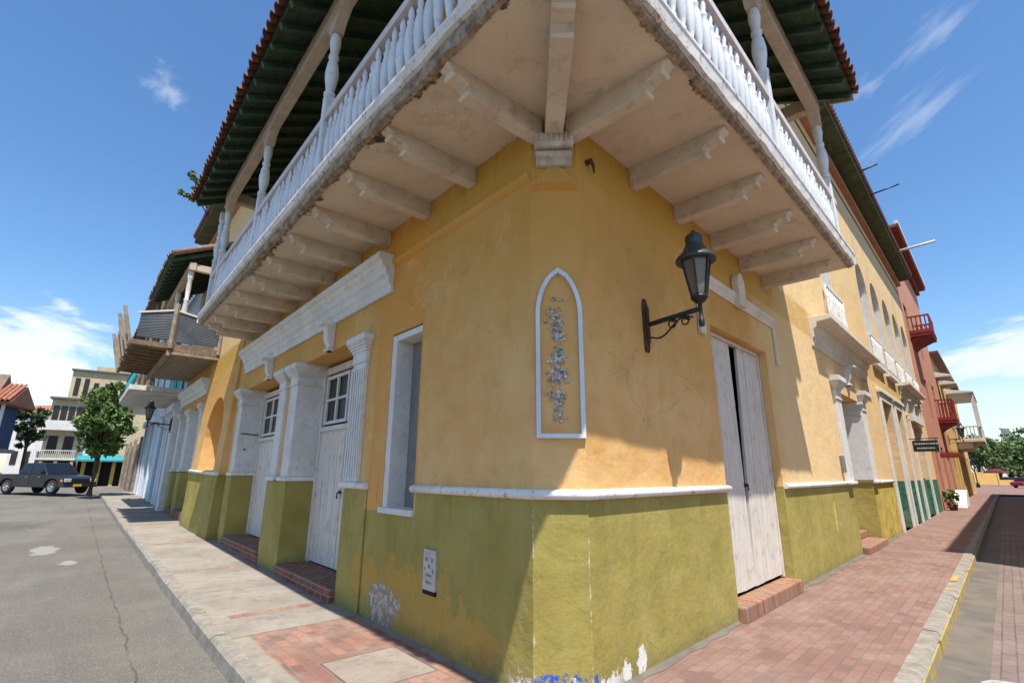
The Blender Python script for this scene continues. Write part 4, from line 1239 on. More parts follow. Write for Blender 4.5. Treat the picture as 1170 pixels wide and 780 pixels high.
# ================================================================== NICHE FRAME + MOSAIC on the chamfer
cx = CHW / 2 + .02; hw = .185; zb, zs_, za = 1.885, 2.95, 3.38
def ogive(hw_, zb_, zs2, za_, K=8):
    P = [(cx - hw_, zb_), (cx + hw_, zb_)]
    for i in range(K + 1):
        f = i / K; P.append((cx + hw_ * (.45 * (1 - f ** 2.2) + .55 * math.sqrt(max(0, 1 - f * f))) , zs2 + (za_ - zs2) * f))
    for i in range(K - 1, -1, -1):
        f = i / K; P.append((cx - hw_ * (.45 * (1 - f ** 2.2) + .55 * math.sqrt(max(0, 1 - f * f))), zs2 + (za_ - zs2) * f))
    return P
oo = ogive(hw + .018, zb - .0, zs_, za + .01); ii = ogive(hw - .018, zb + .036, zs_, za - .035)
nf = MB(CHF); k = len(oo)
for q0, q1, n0, n1 in ((oo, oo, .0, .035), (ii, ii, 0, .035)):
    nf.add([CHF.W(u, n0, z) for u, z in q0] + [CHF.W(u, n1, z) for u, z in q1], [(i, (i + 1) % k, k + (i + 1) % k, k + i) for i in range(k)])
nf.add([CHF.W(u, .035, z) for u, z in oo] + [CHF.W(u, .035, z) for u, z in ii], [(i, (i + 1) % k, k + (i + 1) % k, k + i) for i in range(k)])
nfo = nf.build('niche_frame', M['white_blue'], house, label='white pointed arch frame around a column of broken tiles on the corner')
ms = MB(CHF)
for i in range(330):
    z = random.uniform(2.02, 3.10); wv = .045 + .018 * math.sin(z * 11)
    u = cx - .015 + random.gauss(0, wv * .8)
    if abs(u - cx) > .12: continue
    if math.sin(z * 17) > .82 and random.random() < .7: continue
    r_ = random.uniform(.008, .022); k = random.choice((3, 4, 5)); a0 = random.random() * 6
    P = [(u + r_ * math.cos(a0 + 2 * math.pi * j / k) * random.uniform(.6, 1.2), z + r_ * math.sin(a0 + 2 * math.pi * j / k) * random.uniform(.6, 1.2)) for j in range(k)]
    ms.prof_n(P, .001, random.uniform(.006, .016))
ms.build('mosaic_column', M['mosaic'], nfo)

# ================================================================== WALL METER PLATE
mp = empty('meter_cover', L.W(1.47, 0, .50), 'small grey cover plate with punched marks low on the olive dado', 'meter cover')
q = MB(L); q.box(1.36, 1.58, -.004, .028, .50, .87); q.build('plate', M['plate'], mp, bevel=.006)
q = MB(L); q.box(1.355, 1.585, -.004, .02, .46, .498); q.build('slot', M['dark'], mp, bevel=.004)
q = MB(L)
for (a, b, c, d) in ((1.40, 1.43, .76, .80), (1.50, 1.54, .76, .80), (1.45, 1.49, .70, .735), (1.42, 1.52, .625, .65), (1.42, 1.52, .56, .585), (1.385, 1.405, .66, .70), (1.53, 1.55, .68, .71)):
    q.prof_n([(a, c), (b, c + .005), (b - .004, d), (a + .004, d - .004)], .028, .031)
q.build('embossed_marks', M['greyshut'], mp)

# ================================================================== STREET LANTERN
def lantern(name, F, u, z, reach, scale, label, flip=1, nbase=0):
    base = F.W(u, nbase, z)
    t = empty(name, base, label, 'street lamp')
    n = F.n; d = F.d; Z = Vector((0, 0, 1))
    pl = MB(F)
    P = [(u - .045 * scale, z - .26 * scale), (u - .02 * scale, z - .30 * scale), (u, z - .27 * scale), (u + .02 * scale, z - .30 * scale), (u + .045 * scale, z - .26 * scale), (u + .05 * scale, z + .22 * scale), (u + .02 * scale, z + .30 * scale), (u, z + .27 * scale), (u - .02 * scale, z + .30 * scale), (u - .05 * scale, z + .22 * scale)]
    pl.prof_n(P, nbase + .002, nbase + .025)
    pl.prof_n([(u - .02, z - .2 * scale), (u + .02, z - .2 * scale), (u + .02, z + .2 * scale), (u - .02, z + .2 * scale)], nbase + .02, nbase + .05)
    pl.build('back_plate', M['rust'], t, bevel=.006)
    A = base + n * .03; B = base + n * reach + Z * .05 * scale
    ar = MB(); ar.bar(A, B, .035 * scale, .045 * scale)
    ar.build('arm', M['iron'], t, bevel=.004)
    scr = MB(); pts = []
    for i in range(26):   # S scroll below the arm
        f = i / 25; pts.append(base + n * (.06 + (reach - .14) * f) + Z * (-.14 + .12 * f - .05 * math.sin(f * math.pi * 2)) * scale)
    scr.tube(pts, .010 * scale, 6)
    for cx_, r_ in ((.28 * reach / .55, .05), (reach - .16, .045)):
        pts = []
        for i in range(20):
            a = i / 19 * 2.6 * math.pi; r2 = r_ * (1 - .45 * i / 19)
            pts.append(base + n * (cx_ + r2 * math.cos(a)) + Z * (-.045 + r2 * math.sin(a)) * scale)
        scr.tube(pts, .009 * scale, 6)
    scr.build('scroll', M['iron'], t)
    C = base + n * (reach + .0)
    c = C
    st = MB(); st.lathe([(.022 * scale, -.13 * scale), (.028 * scale, -.12 * scale), (.028 * scale, -.06 * scale), (.02 * scale, -.05 * scale), (.02 * scale, .10 * scale), (.05 * scale, .12 * scale), (.085 * scale, .16 * scale), (.085 * scale, .18 * scale)], c, 10); st.build('stem', M['iron'], t)
    # hexagonal glass cage, wider at the top
    r0, r1, z0, z1 = .075 * scale, .145 * scale, .18 * scale, .56 * scale
    gl = MB(); gl.lathe([(r0 - .006, z0), (r1 - .006, z1)], c, 6); g = gl.build('glass', M['lampglass'], t)
    for p in g.data.polygons: p.use_smooth = False
    cg = MB()
    for k in range(6):
        a = 2 * math.pi * k / 6; e = Vector((math.cos(a), math.sin(a), 0))
        cg.bar(c + e * r0 + Z * z0, c + e * r1 + Z * z1, .018 * scale)
        a2 = a + math.pi / 3; e2 = Vector((math.cos(a2), math.sin(a2), 0))
        cg.bar(c + e * r0 + Z * z0, c + e2 * r0 + Z * z0, .022 * scale); cg.bar(c + e * r1 + Z * z1, c + e2 * r1 + Z * z1, .02 * scale)
    cg.build('cage', M['iron'], t)
    hd = MB(); hd.lathe([(.195 * scale, z1 - .012), (.20 * scale, z1 + .01), (.185 * scale, z1 + .03 * scale), (.13 * scale, z1 + .09 * scale), (.095 * scale, z1 + .16 * scale), (.082 * scale, z1 + .18 * scale), (.085 * scale, z1 + .19 * scale), (.085 * scale, z1 + .26 * scale), (.06 * scale, z1 + .29 * scale), (.02 * scale, z1 + .30 * scale), (.022 * scale, z1 + .33 * scale), (.0 * scale, z1 + .345 * scale)], c, 20)
    hd.build('hood', M['irongrey'], t)
    return t
lantern('street_lantern', RR, 1.12, 3.10, .60, .98, 'black six sided lantern on a scrolled iron arm beside the split plank door')

# ================================================================== LEFT STREET: rest of the corner house
Lz = lambda u: zl(u)
# pilasters, pedestals and cornice of the two far doorways of the corner house
for a, b in ((15.22, 15.61), (17.39, 18.01), (19.29, 19.75)):
    pilaster(L, a, b, -DEP if a > 15.3 else -.1, .05, 1.70, 3.28, 3.72, .10, 0)
for a, b in ((15.2, 15.6), (17.38, 18.02), (19.28, 19.78)):
    q = MB(L); q.box(a - .03, b + .03, -DEP, .075, 0, 1.6); q.build('pedestal', M['plaster'], house, bevel=.012)
for a, b in ((15.6, 17.4), (18.02, 19.28)):
    q = MB(L); planks(q, a, b, -.42, .2, 3.7, .3); q.build('door', M['white_blue'], house)
    q = MB(L); q.box(a + .02, b - .04, -DEP, .1, 0, .42); q.build('doorstep', M['step_dark'], house)
q = MB(L); q.prof_u([(0, 4.0), (.06, 4.0), (.07, 4.12), (.13, 4.16), (.14, 4.28), (.24, 4.36), (.25, 4.5), (0, 4.5)], 15.0, 19.8)
q.build('cornice', M['white'], house, label='farther white cornice under the wooden balcony')

# wooden balcony
U0, U1, NO, ZF = 14.1, 19.5, 2.25, 4.98
q = MB(L); planks(q, 0, 1, 0, 0, 1, 1) if False else None
x = U0
q = MB(L)
for i in range(12):
    n0 = .02 + i * .105; q.box(U0, U1, n0 + .006, n0 + .1, ZF, ZF + .03)
q.box(U0 - .03, U1, 1.28, 1.36, ZF - .10, ZF + .06); q.box(U0 - .03, U0 + .05, 0, 1.28, ZF - .06, ZF - .002)
wb = q.build('wooden_balcony', M['greywood'], house, label='projecting old wooden balcony with grey corrugated screens and leaning poles')
q = MB(L); x = U0 + .1
while x < U1:
    q.bar(L.W(x, 1.0, ZF + .10), L.W(x, NO + .02 + random.uniform(-.05, .05), ZF + .14), .10, .12); x += .55
q.build('outrigger', M['brown_wood'], wb)
q = MB(L); q.box(U0 + .05, U1, 0, NO, ZF + .2, ZF + .24); q.build('deck', M['brown_wood'], wb)
q = MB(L); q.box(U0, U0 + .08, 0, 1.3, ZF + .04, ZF + .26); q.box(U0 - .02, U0 + .07, 1.3, NO, ZF + .10, ZF + .24); q.build('end_beam', M['brown_wood'], wb)
# corrugated screens on the end
def corrug_panel(F, u, n0, n1, z0a, z0b, z1a, z1b):
    mb = MB(F); rows = 17; pts = []
    for i in range(rows * 4 + 1):
        f = i / (rows * 4); off = .012 * math.sin(f * rows * 2 * math.pi)
        pts.append(F.W(u + off, n0, z0a + (z1a - z0a) * f)); pts.append(F.W(u + off, n1, z0b + (z1b - z0b) * f))
    mb.add(pts, [(2 * i, 2 * i + 1, 2 * i + 3, 2 * i + 2) for i in range(rows * 4)], smooth=True)
    pts2 = [p + F.d * .01 for p in pts]
    mb.add(pts2, [(2 * i, 2 * i + 1, 2 * i + 3, 2 * i + 2) for i in range(rows * 4)], smooth=True)
    return mb
corrug_panel(L, U0 - .02, .08, 1.22, ZF + .34, ZF + .30, 6.02, 6.22).build('metal_screen', M['sheet'], wb)
corrug_panel(L, U0 - .02, 1.36, 2.12, ZF + .34, ZF + .32, 6.22, 6.0).build('metal_screen', M['sheet'], wb)
for a, b in (((.08, 6.04), (1.25, 6.24)), ((1.34, 6.24), (2.2, 6.0))):
    q = MB(L); q.bar(L.W(U0 - .03, *a), L.W(U0 - .03, *b), .05); q.build('screen_rail', M['white'], wb)
def pole(a, b, w_=.09):
    q = MB(); q.bar(a, b, w_); q.build('pole', M['greywood'], wb, bevel=.01)
pole(L.W(U0 - .05, 1.29, ZF + .1), L.W(U0 - .05, 1.29, 6.45), .11)
pole(L.W(U0 - .02, .05, ZF + .1), L.W(U0 - .02, .05, 6.1), .08)
for i in range(5):
    u = U0 + .05 + i * 1.3
    pole(L.W(u, NO - .05, ZF + .05), L.W(u + .1 * (i % 2), NO + .26 + .06 * (i % 2), 6.15 + .1 * (i % 3)), .085)
for i in range(9):
    u = U0 + .35 + i * .6
    pole(L.W(u, NO, ZF + .1), L.W(u + .15, NO + .22, 6.0), .05)
# roof over it
z1, z0 = 7.95, 8.75
q = MB(L)
for dz in (0, .06): q.add([L.W(14.3, 1.62, z1 + dz), L.W(19.6, 1.62, z1 + dz), L.W(19.6, 0, z0 + dz), L.W(14.3, 0, z0 + dz)], [(0, 1, 2, 3)])
q.box(14.3, 19.6, 1.58, 1.66, z1 - .02, z1 + .08)
r2 = q.build('lean_to_roof', M['greenwood'], wb)
q = MB(L)
x = 14.4
while x < 19.6:
    q.bar(L.W(x, 1.58, z1 - .05), L.W(x, 0, z0 - .05), .07, .1); x += .42
q.build('rafters', M['greenwood'], r2)
q = MB(L); tile_row(q, L, 14.3, 19.7, 1.72, 0, z1 + .07, z0 + .1); q.build('roof_tiles', M['tile_old'], r2)
q = MB(L); q.tube([L.W(14.28, 1.66, z1 + .12), L.W(14.28, .9, z1 + .52), L.W(14.28, 0, z0 + .16)], .09, 8); q.build('verge_tiles', M['tile_old'], r2)
q = MB(L); q.box(14.35, 19.5, .98, 1.16, 7.7, 7.95); q.box(14.40, 14.54, 0, 1.0, 7.72, 7.94); q.build('plate_beam', M['beam'], wb, bevel=.01)
for u in (14.5, 17.0, 19.4):
    q = MB(); q.lathe([(.07, 5.3), (.07, 6.1), (.05, 6.15), (.09, 6.35), (.06, 6.7), (.08, 6.75), (.05, 6.8), (.07, 7.1), (.06, 7.4), (.08, 7.45), (.08, 7.7)], L.W(u, 1.07, 0), 10)
    q.build('turned_post', M['white'], wb)

# ================================================================== PALE BLUE HOUSE
def house_empty(name, F, u, label, cat='house', group=None):
    return empty(name, F.W(u, 0, 0), label, cat, group)
bh = house_empty('pale_blue_house', L, 25, 'narrow pale blue house with a white balcony, next along the left pavement')
q = MB(L); hs_ = [(23.6, 25.0, .4, 3.9, .3), (27.5, 29.4, .4, 3.9, .3), (21.2, 22.4, .4, 3.9, .3), (30.8, 32.0, .4, 3.9, .3)]
wall_with_holes(q, L, 19.85, 33, -.2, 9.3, hs_); q.build('wall', M['lblue'], bh)
q = MB(L)
q.add([L.W(33, 0, -.2), L.W(33, -8, -.2), L.W(33, -8, 9.3), L.W(33, 0, 9.3)], [(0, 1, 2, 3)])
q.add([L.W(33, 0, 9.3), L.W(33, -8, 9.3), L.W(19.9, -8, 9.3), L.W(19.9, 0, 9.3)], [(0, 1, 2, 3)])
q.add([L.W(33, -8, -.2), L.W(19.9, -8, -.2), L.W(19.9, -8, 9.3), L.W(33, -8, 9.3)], [(0, 1, 2, 3)])
q.build('roof', M['tile'], bh)
for h in hs_:
    q = MB(L); q.box(h[0] + .02, h[1] - .02, -.29, -.24, .4, 3.88); d = q.build('door', M['teal'] if h[0] > 23 else M['dark'], bh)
    q = MB(L)
    q.box(h[0] - .25, h[0], .001, .09, .2, 4.0); q.box(h[1], h[1] + .25, .001, .09, .2, 4.0); q.box(h[0] - .35, h[1] + .35, .001, .22, 4.0, 4.3)
    q.build('surround', M['white_blue'], d, bevel=.01)
q = MB(L); q.box(19.9, 20.5, .001, .25, .2, 3.9); q.build('corner_buttress', M['white'], bh, bevel=.02)
q = MB(L); q.box(20.2, 25.5, .0, 1.72, 4.62, 4.72); q.box(20.17, 20.2, 0, 1.74, 4.60, 4.78); q.box(20.2, 25.5, 1.72, 1.76, 4.60, 4.80)
x = 20.4
bb = q.build('balcony', M['white'], bh, label='white slab balcony with boards below')
q = MB(L)
while x < 25.4: q.box(x, x + .09, .0, 1.66, 4.50, 4.618); x += .62
q.build('joists', M['white'], bb)
q = MB(L)
for i in range(30): q.tube([L.W(20.3 + i * .18, 1.62, 4.75), L.W(20.3 + i * .18, 1.62, 5.6)], .02, 5)
q.box(20.2, 25.5, 1.58, 1.66, 5.6, 5.68); q.box(20.2, 20.28, .0, 1.58, 5.6, 5.68)
for i in range(8): q.tube([L.W(20.24, .1 + i * .2, 4.75), L.W(20.24, .1 + i * .2, 5.6)], .02, 5)
q.build('railing', M['teal'], bb)
q = MB(L); q.box(20.6, 24.5, .002, .03, 4.75, 6.8); q.build('upper_door', M['teal'], bh)
q = MB(L)
for dz in (0, .06): q.add([L.W(19.95, 1.4, 8.9 + dz), L.W(33, 1.4, 8.9 + dz), L.W(33, 0, 9.5 + dz), L.W(19.95, 0, 9.5 + dz)], [(0, 1, 2, 3)])
for i in range(28): q.bar(L.W(20.1 + i * .47, 1.36, 8.86), L.W(20.1 + i * .47, 0, 9.44), .07, .1)
q.build('canopy', M['brown_wood'], bh)
q = MB(L); tile_row(q, L, 19.95, 33, 1.5, 0, 8.98, 9.6); q.build('canopy_tiles', M['tile_old'], bh)
q = MB(L)
for u in (20.1, 23, 25.3): q.bar(L.W(u, 1.2, 4.8), L.W(u, 1.2, 8.9), .12)
q.build('canopy_posts', M['brown_wood'], bh)

lantern('wall_lantern', L, 20.0, 3.35, .75, 1.0, 'small dark lantern on the wall far down the left pavement', nbase=.26)

# ================================================================== STONE WALL, farther
sw = house_empty('rough_stone_wall', L, 38, 'old brown stone wall with wooden gates behind the street tree', 'wall')
q = MB(L); q.box(33.1, 44, -1.0, -.02, -.2, 3.3)
q.build('masonry', M['stonewall'], sw)
for u in (35, 38.5, 41.5):
    q = MB(L); planks(q, u, u + 1.6, .03, .3, 2.9, .3); q.build('gate', M['brown_wood'], sw)
for u in (33.3, 37.2, 40.6, 43.6):
    q = MB(L); q.box(u, u + .35, -.018, .12, .2, 3.6); q.build('pier', M['greywood'], sw)

# ================================================================== TREES
def leaf_cloud(mb, c, rad, count, size, rng, flat=1.0):
    for _ in range(count):
        v = Vector((rng.gauss(0, 1), rng.gauss(0, 1), rng.gauss(0, 1))).normalized() * (rng.random() ** .45)
        p = Vector(c) + Vector((v.x * rad[0], v.y * rad[1], v.z * rad[2]))
        a = Vector((rng.gauss(0, 1), rng.gauss(0, 1), rng.gauss(0, 1) * flat)).normalized(); b = a.cross(Vector((rng.gauss(0, 1), rng.gauss(0, 1), rng.gauss(0, 1)))).normalized()
        s_ = size * rng.uniform(.4, 1.7)
        mb.add([p - a * s_, p + b * s_ * .5, p + a * s_, p - b * s_ * .5], [(0, 1, 2, 3)])
def tree(base, h0, c, rad, clumps, per, size, mat, label, cat='tree', seed=1, tr=.14, name='street_tree', group=None):
    rng = random.Random(seed); base = Vector(base); c = Vector(c)
    t = empty(name, base, label, cat, group)
    tk = MB(); tk.tube([base, base + Vector((.05, .03, h0 * .5)), Vector((c.x, c.y, base.z + h0)), c], [tr, tr * .85, tr * .7, tr * .3], 8)
    cr = MB()
    for i in range(clumps):
        v = Vector((rng.gauss(0, 1), rng.gauss(0, 1), rng.gauss(0, 1))).normalized() * rng.uniform(.3, 1.08)
        p = c + Vector((v.x * rad[0], v.y * rad[1], v.z * rad[2])); rr_ = rng.uniform(.14, .5) * min(rad)
        leaf_cloud(cr, p, (rr_, rr_, rr_ * .75), per, size, rng)
        if i % 3 == 0: tk.tube([Vector((c.x, c.y, base.z + h0)), (Vector((c.x, c.y, base.z + h0)) + p) / 2 + Vector((0, 0, .1)), p], [tr * .4, tr * .25, tr * .08], 5)
    tk.build('trunk', M['bark'], t)
    cr.build('crown', M[mat], t)
    return t
b = L.W(31.5, .95, zg(31.5))
cc = at(120, 479, 25.5); tb = (cc.x, cc.y, zg(31))
tree(tb, 2.4, cc, (1.1, 1.1, 1.85), 100, 85, .11, 'leaf', 'leafy green street tree in front of the rough stone wall', seed=3)
cc = at(36, 486, 38)
tree((cc.x, cc.y, .3), 3, cc, (.9, .9, 1.9), 30, 55, .15, 'leafdark', 'dark green tree beside the blue house at the left edge', seed=5)
# sapling growing on the roof edge
sp_ = L.W(17.0, .62, HL + .1)
t = empty('roof_sapling', sp_, 'thin sapling growing out of the roof edge above the left street', 'plant')
tk = MB(); cr = MB(); rng = random.Random(4)
for tipv in ((.25, .1, 1.7), (.75, 0, 1.3), (.5, .3, .9), (.15, -.2, 1.2), (-.25, .2, .8), (.95, .2, .55)):
    e = sp_ + L.n * tipv[0] + L.d * tipv[1] + Vector((0, 0, tipv[2]))
    m_ = sp_ + Vector((0, 0, tipv[2] * .55)) + L.n * tipv[0] * .35
    tk.tube([sp_ - Vector((0, 0, .15)), m_, e], [.035, .02, .008], 5)
    for f in (.35, .6, .8, 1.0):
        leaf_cloud(cr, m_.lerp(e, f) if f < 1 else e, (.12, .12, .12), 26, .075, rng)
tk.build('stem', M['bark'], t); cr.build('foliage', M['leaf'], t)

# ================================================================== APARTMENT BUILDING at the end of the left street
d_ = Vector((.82, .57, 0)).normalized()
pA = at(40, 541, 50)
AP = Frame((pA.x, pA.y), d_, s0=0); AP.d = AP.d * .70
apt = empty('apartment_building', AP.W(6, 0, .4), 'cream apartment block with white balconies at the end of the left street', 'building')
q = MB(AP); q.box(0, 12.5, -9, 0, -.2, 9.0); q.build('wall', M['aptcream'], apt)
q = MB(AP); q.box(1.4, 11.5, -9, -.8, 9.002, 12.3); q.box(4.0, 9.0, -8, -1.6, 12.302, 13.1); q.build('top_floor', M['aptcream'], apt)
q = MB(AP); q.box(-.3, 12.6, -9, .5, 9.003, 9.2); q.box(1.2, 11.8, -9, -.5, 12.301, 12.45); q.build('roof_slab', M['gutter'], apt)
q = MB(AP); q.box(4.4, 8.4, .002, .12, 3.1, 8.98); q.build('white_bay', M['white'], apt)
for (a, b_, z0_, z1_) in ((5.2, 6.6, 6.6, 8.2), (5.2, 6.6, 4.0, 5.5), (7.0, 7.9, 6.6, 8.2), (7.0, 7.9, 4.0, 5.5)):
    q = MB(AP); q.box(a - .1, b_ + .1, .12, .17, z0_ - .1, z1_ + .1); w_ = q.build('window', M['white'], apt)
    q = MB(AP); q.box(a, b_, .17, .18, z0_, z1_); q.build('pane', M['glass'], w_)
for (a, b_, z0_, z1_, nn) in ((.3, 1.0, 6.8, 8.3, .005), (1.2, 1.9, 6.8, 8.3, .005), (2.1, 2.8, 6.8, 8.3, .005), (3.0, 3.7, 6.8, 8.3, .005), (.5, 1.6, 3.4, 5.2, .005), (2.3, 3.4, 3.4, 5.2, .005),
                         (1.9, 2.5, 9.6, 11.5, -.795), (3.0, 3.6, 9.5, 11.5, -.795), (4.2, 4.8, 9.5, 11.1, -.795), (5.6, 6.4, 9.7, 11.1, -.795), (7.6, 9.2, 9.4, 11.2, -.795)):
    q = MB(AP); q.box(a, b_, nn, nn + .06, z0_, z1_); q.build('window', M['glass'], apt)
for z in (5.75, 2.75):
    q = MB(AP); q.box(-.8, 4.2, 0.01, 1.2, z, z + .18); bbl = q.build('balcony', M['white'], apt)
    q = MB(AP)
    if z > 5: q.box(-.8, 4.2, 1.1, 1.2, z + .18, z + .95)
    else:
        q.box(-.8, 4.2, 1.12, 1.18, z + .9, z + .98)
        for i in range(22): q.box(-.75 + i * .225, -.70 + i * .225, 1.13, 1.17, z + .18, z + .9)
    q.build('parapet', M['white'], bbl)
q = MB(AP)
for u in (.3, 1.9, 3.7): q.box(u, u + .35, .0, 1.1, -.2, 2.7)
q.build('column', M['aptcream'], apt)
q = MB(AP); q.box(.5, 4.2, .005, .03, 0, 2.6); q.build('shop_front', M['dark'], apt)
for u in (5.0, 6.8, 8.6, 10.4):
    q = MB(AP); q.box(u, u + .45, .12, .5, -.2, 3.0); q.build('pillar', M['aptyellow'], apt)
q = MB(AP); q.prof_u([(.12, 3.3), (1.5, 2.8), (1.5, 2.65), (.12, 3.1)], 4.3, 11.5); q.build('awning', M['teal'], apt)
q = MB(AP); q.box(4.4, 11.5, .005, .06, 0, 2.6); q.build('shop_front', M['dark'], apt)
# low building between it and the tree
pA2 = at(28, 541, 60)
BP = Frame((pA2.x, pA2.y), Vector((1, .1, 0)))
bb2 = empty('distant_white_house', BP.W(0, 0, .4), 'small white house with a reddish roof far beyond the parked pickup', 'house')
q = MB(BP); q.box(-2.5, 3.0, -6, 0, -.2, 8.6); q.build('wall', M['white'], bb2)
q = MB(BP); q.prof_u([(.4, 8.6), (-3, 10.0), (-6.4, 8.6)], -2.8, 3.3); q.build('roof', M['tile_b'], bb2)
for a in (-2.0, -.6, .8, 2.0):
    for z in (2.4, 5.4):
        q = MB(BP); q.box(a, a + .7, .005, .06, z, z + 1.6); q.build('window', M['glass'], bb2)

# ================================================================== BLUE WOODEN HOUSE at the left edge
pB = at(-14, 541, 33)
BH = Frame((pB.x, pB.y), Vector((-.9, -.43, 0)))
blue = empty('blue_house', BH.W(3, 0, 0), 'dark blue house with orange tiled roof and corner post at the left edge', 'house')
q = MB(BH); q.box(.6, 9, -2.6, -.9, -.2, 3.0); q.build('ground_floor', M['brown_wood'], blue)
q = MB(BH); planks(q, .2, 9, -.02, 3.1, 6.2, .3, .03); q.box(.2, 9, -2.6, -.1, 3.1, 6.2); q.build('wall', M['bluewood'], blue)
q = MB(BH); q.box(-.1, 9, -2.8, .35, 2.85, 3.1); q.build('floor_slab', M['greywood'], blue)
for u in (1.1, 2.9):
    q = MB(BH); q.box(u, u + 1.0, .0, .05, 3.7, 5.8); q.build('window', M['glass'], blue)
for u in (-.02, 4.0):
    q = MB(BH); q.box(u, u + .16, .1, .26, 3.1, 6.2); q.build('post', M['white'], blue)
q = MB(BH)
q.box(-.02, .18, .1, .3, -.2, 2.85)
q.build('stilt', M['brown_wood'], blue)
q = MB(BH); q.prof_u([(.9, 6.15), (-1.2, 7.5), (-3.3, 6.15), (-3.2, 6.05), (.8, 6.05)], -.5, 9); q.build('roof', M['tile_b'], blue)
q = MB(BH); tile_row(q, BH, -.5, 9, .98, -1.2, 6.25, 7.62, .26, .1); q.build('roof_tiles', M['tile_b'], blue)
q = MB(BH); q.prof_u([(.0, 6.7), (-1.1, 8.3), (-2.2, 6.9)], .6, 2.0); q.build('dormer', M['brown_wood'], blue)
q = MB(BH); q.box(0, 4, .12, .18, 3.95, 4.02); q.build('hand_rail', M['greywood'], blue)

# ================================================================== PICKUP
pc = at(56, 541, 27.2)
hd_ = Vector((.975, -.22, 0)).normalized()
T = Frame((pc.x, pc.y), hd_)          # u forward, n toward the camera
zb_ = .50 - .055
truck = empty('pickup_truck', T.W(0, 0, zb_), 'dark double cab pickup truck crossing the end of the left street', 'pickup truck')
W2 = .86
q = MB(T)
prof = [(-2.75, zb_ + .42), (-2.78, zb_ + .95), (-2.70, zb_ + 1.02), (-.95, zb_ + 1.03), (-.86, zb_ + 1.03), (1.0, zb_ + 1.02), (1.12, zb_ + 1.00), (2.1, zb_ + .90), (2.28, zb_ + .80), (2.32, zb_ + .50), (2.26, zb_ + .38),
        (1.98, zb_ + .36), (1.93, zb_ + .58), (1.76, zb_ + .74), (1.5, zb_ + .79), (1.24, zb_ + .74), (1.07, zb_ + .58), (1.02, zb_ + .34),
        (-1.12, zb_ + .36), (-1.17, zb_ + .58), (-1.34, zb_ + .74), (-1.6, zb_ + .79), (-1.86, zb_ + .74), (-2.03, zb_ + .58), (-2.08, zb_ + .40)]
q.prof_n(prof, -W2, W2)
body = q.build('body', M['truck'], truck, bevel=.035)
q = MB(T)
def cab(mb, s_, n_in):
    lo = [(-.98, zb_ + 1.02), (1.05, zb_ + 1.0)]; hi = [(-.80, zb_ + 1.60), (.42, zb_ + 1.62)]
    P = [T.W(lo[0][0], -W2 + .02, lo[0][1]), T.W(lo[1][0], -W2 + .02, lo[1][1]), T.W(lo[1][0], W2 - .02, lo[1][1]), T.W(lo[0][0], W2 - .02, lo[0][1]),
         T.W(hi[0][0], -W2 + .16, hi[0][1]), T.W(hi[1][0], -W2 + .16, hi[1][1]), T.W(hi[1][0], W2 - .16, hi[1][1]), T.W(hi[0][0], W2 - .16, hi[0][1])]
    mb.add(P, [(0, 1, 2, 3), (4, 5, 6, 7), (0, 1, 5, 4), (1, 2, 6, 5), (2, 3, 7, 6), (3, 0, 4, 7)])
cab(q, 1, 0); q.build('cab', M['truck'], body, bevel=.05)
def quadp(pts, off, th=.012):
    a = [Vector(p) for p in pts]; N = (a[1] - a[0]).cross(a[2] - a[0]).normalized()
    if N.dot(off) < 0: N = -N
    return [p + N * .004 for p in a] + [p + N * (.004 + th) for p in a]
BX = [(0, 1, 2, 3), (4, 5, 6, 7), (0, 1, 5, 4), (1, 2, 6, 5), (2, 3, 7, 6), (3, 0, 4, 7)]
def sidept(u, z):
    f = (z - zb_ - 1.01) / .6; return T.W(u, (W2 - .02) + (-.14) * f, z)
for a, b, c, d in ((-.80, -.12, -.12, -.70), (-.02, .86, .42, -.02)):
    z0_, z1_ = zb_ + 1.07, zb_ + 1.54
    q = MB(T); q.add(quadp([sidept(a, z0_), sidept(b, z0_), sidept(c, z1_), sidept(d, z1_)], T.n), BX); q.build('side_window', M['carglass'], truck)
q = MB(T); P = [T.W(1.0, -W2 + .12, zb_ + 1.04), T.W(1.0, W2 - .12, zb_ + 1.04), T.W(.47, W2 - .22, zb_ + 1.56), T.W(.47, -W2 + .22, zb_ + 1.56)]
q.add(quadp(P, T.d), BX); q.build('windscreen', M['carglass'], truck)
q = MB(T); q.box(-.07, -.045, W2 - .012, W2 + .004, zb_ + .42, zb_ + 1.0); q.box(-.95, -.93, W2 - .012, W2 + .004, zb_ + .42, zb_ + 1.0); q.box(.98, 1.0, W2 - .012, W2 + .004, zb_ + .55, zb_ + 1.0); q.build('door_gap', M['dark'], body)
q = MB(T); q.box(-.35, -.2, W2, W2 + .03, zb_ + .86, zb_ + .89); q.box(.55, .7, W2, W2 + .03, zb_ + .86, zb_ + .89); q.build('door_handles', M['silver'], body)
q = MB(T); q.box(.82, .92, W2 + .01, W2 + .2, zb_ + 1.03, zb_ + 1.2); q.build('mirror', M['truck'], truck, bevel=.02)
q = MB(T); q.box(2.30, 2.36, -.45, .45, zb_ + .56, zb_ + .78); q.build('grille', M['iron'], truck)
q = MB(T); q.box(2.2, 2.42, -W2 - .02, W2 + .02, zb_ + .36, zb_ + .50); q.build('bumper', M['truck'], truck, bevel=.03)
q = MB(T); q.box(2.42, 2.44, .0, .42, zb_ + .40, zb_ + .52); q.build('number_plate', M['yplate'], truck)
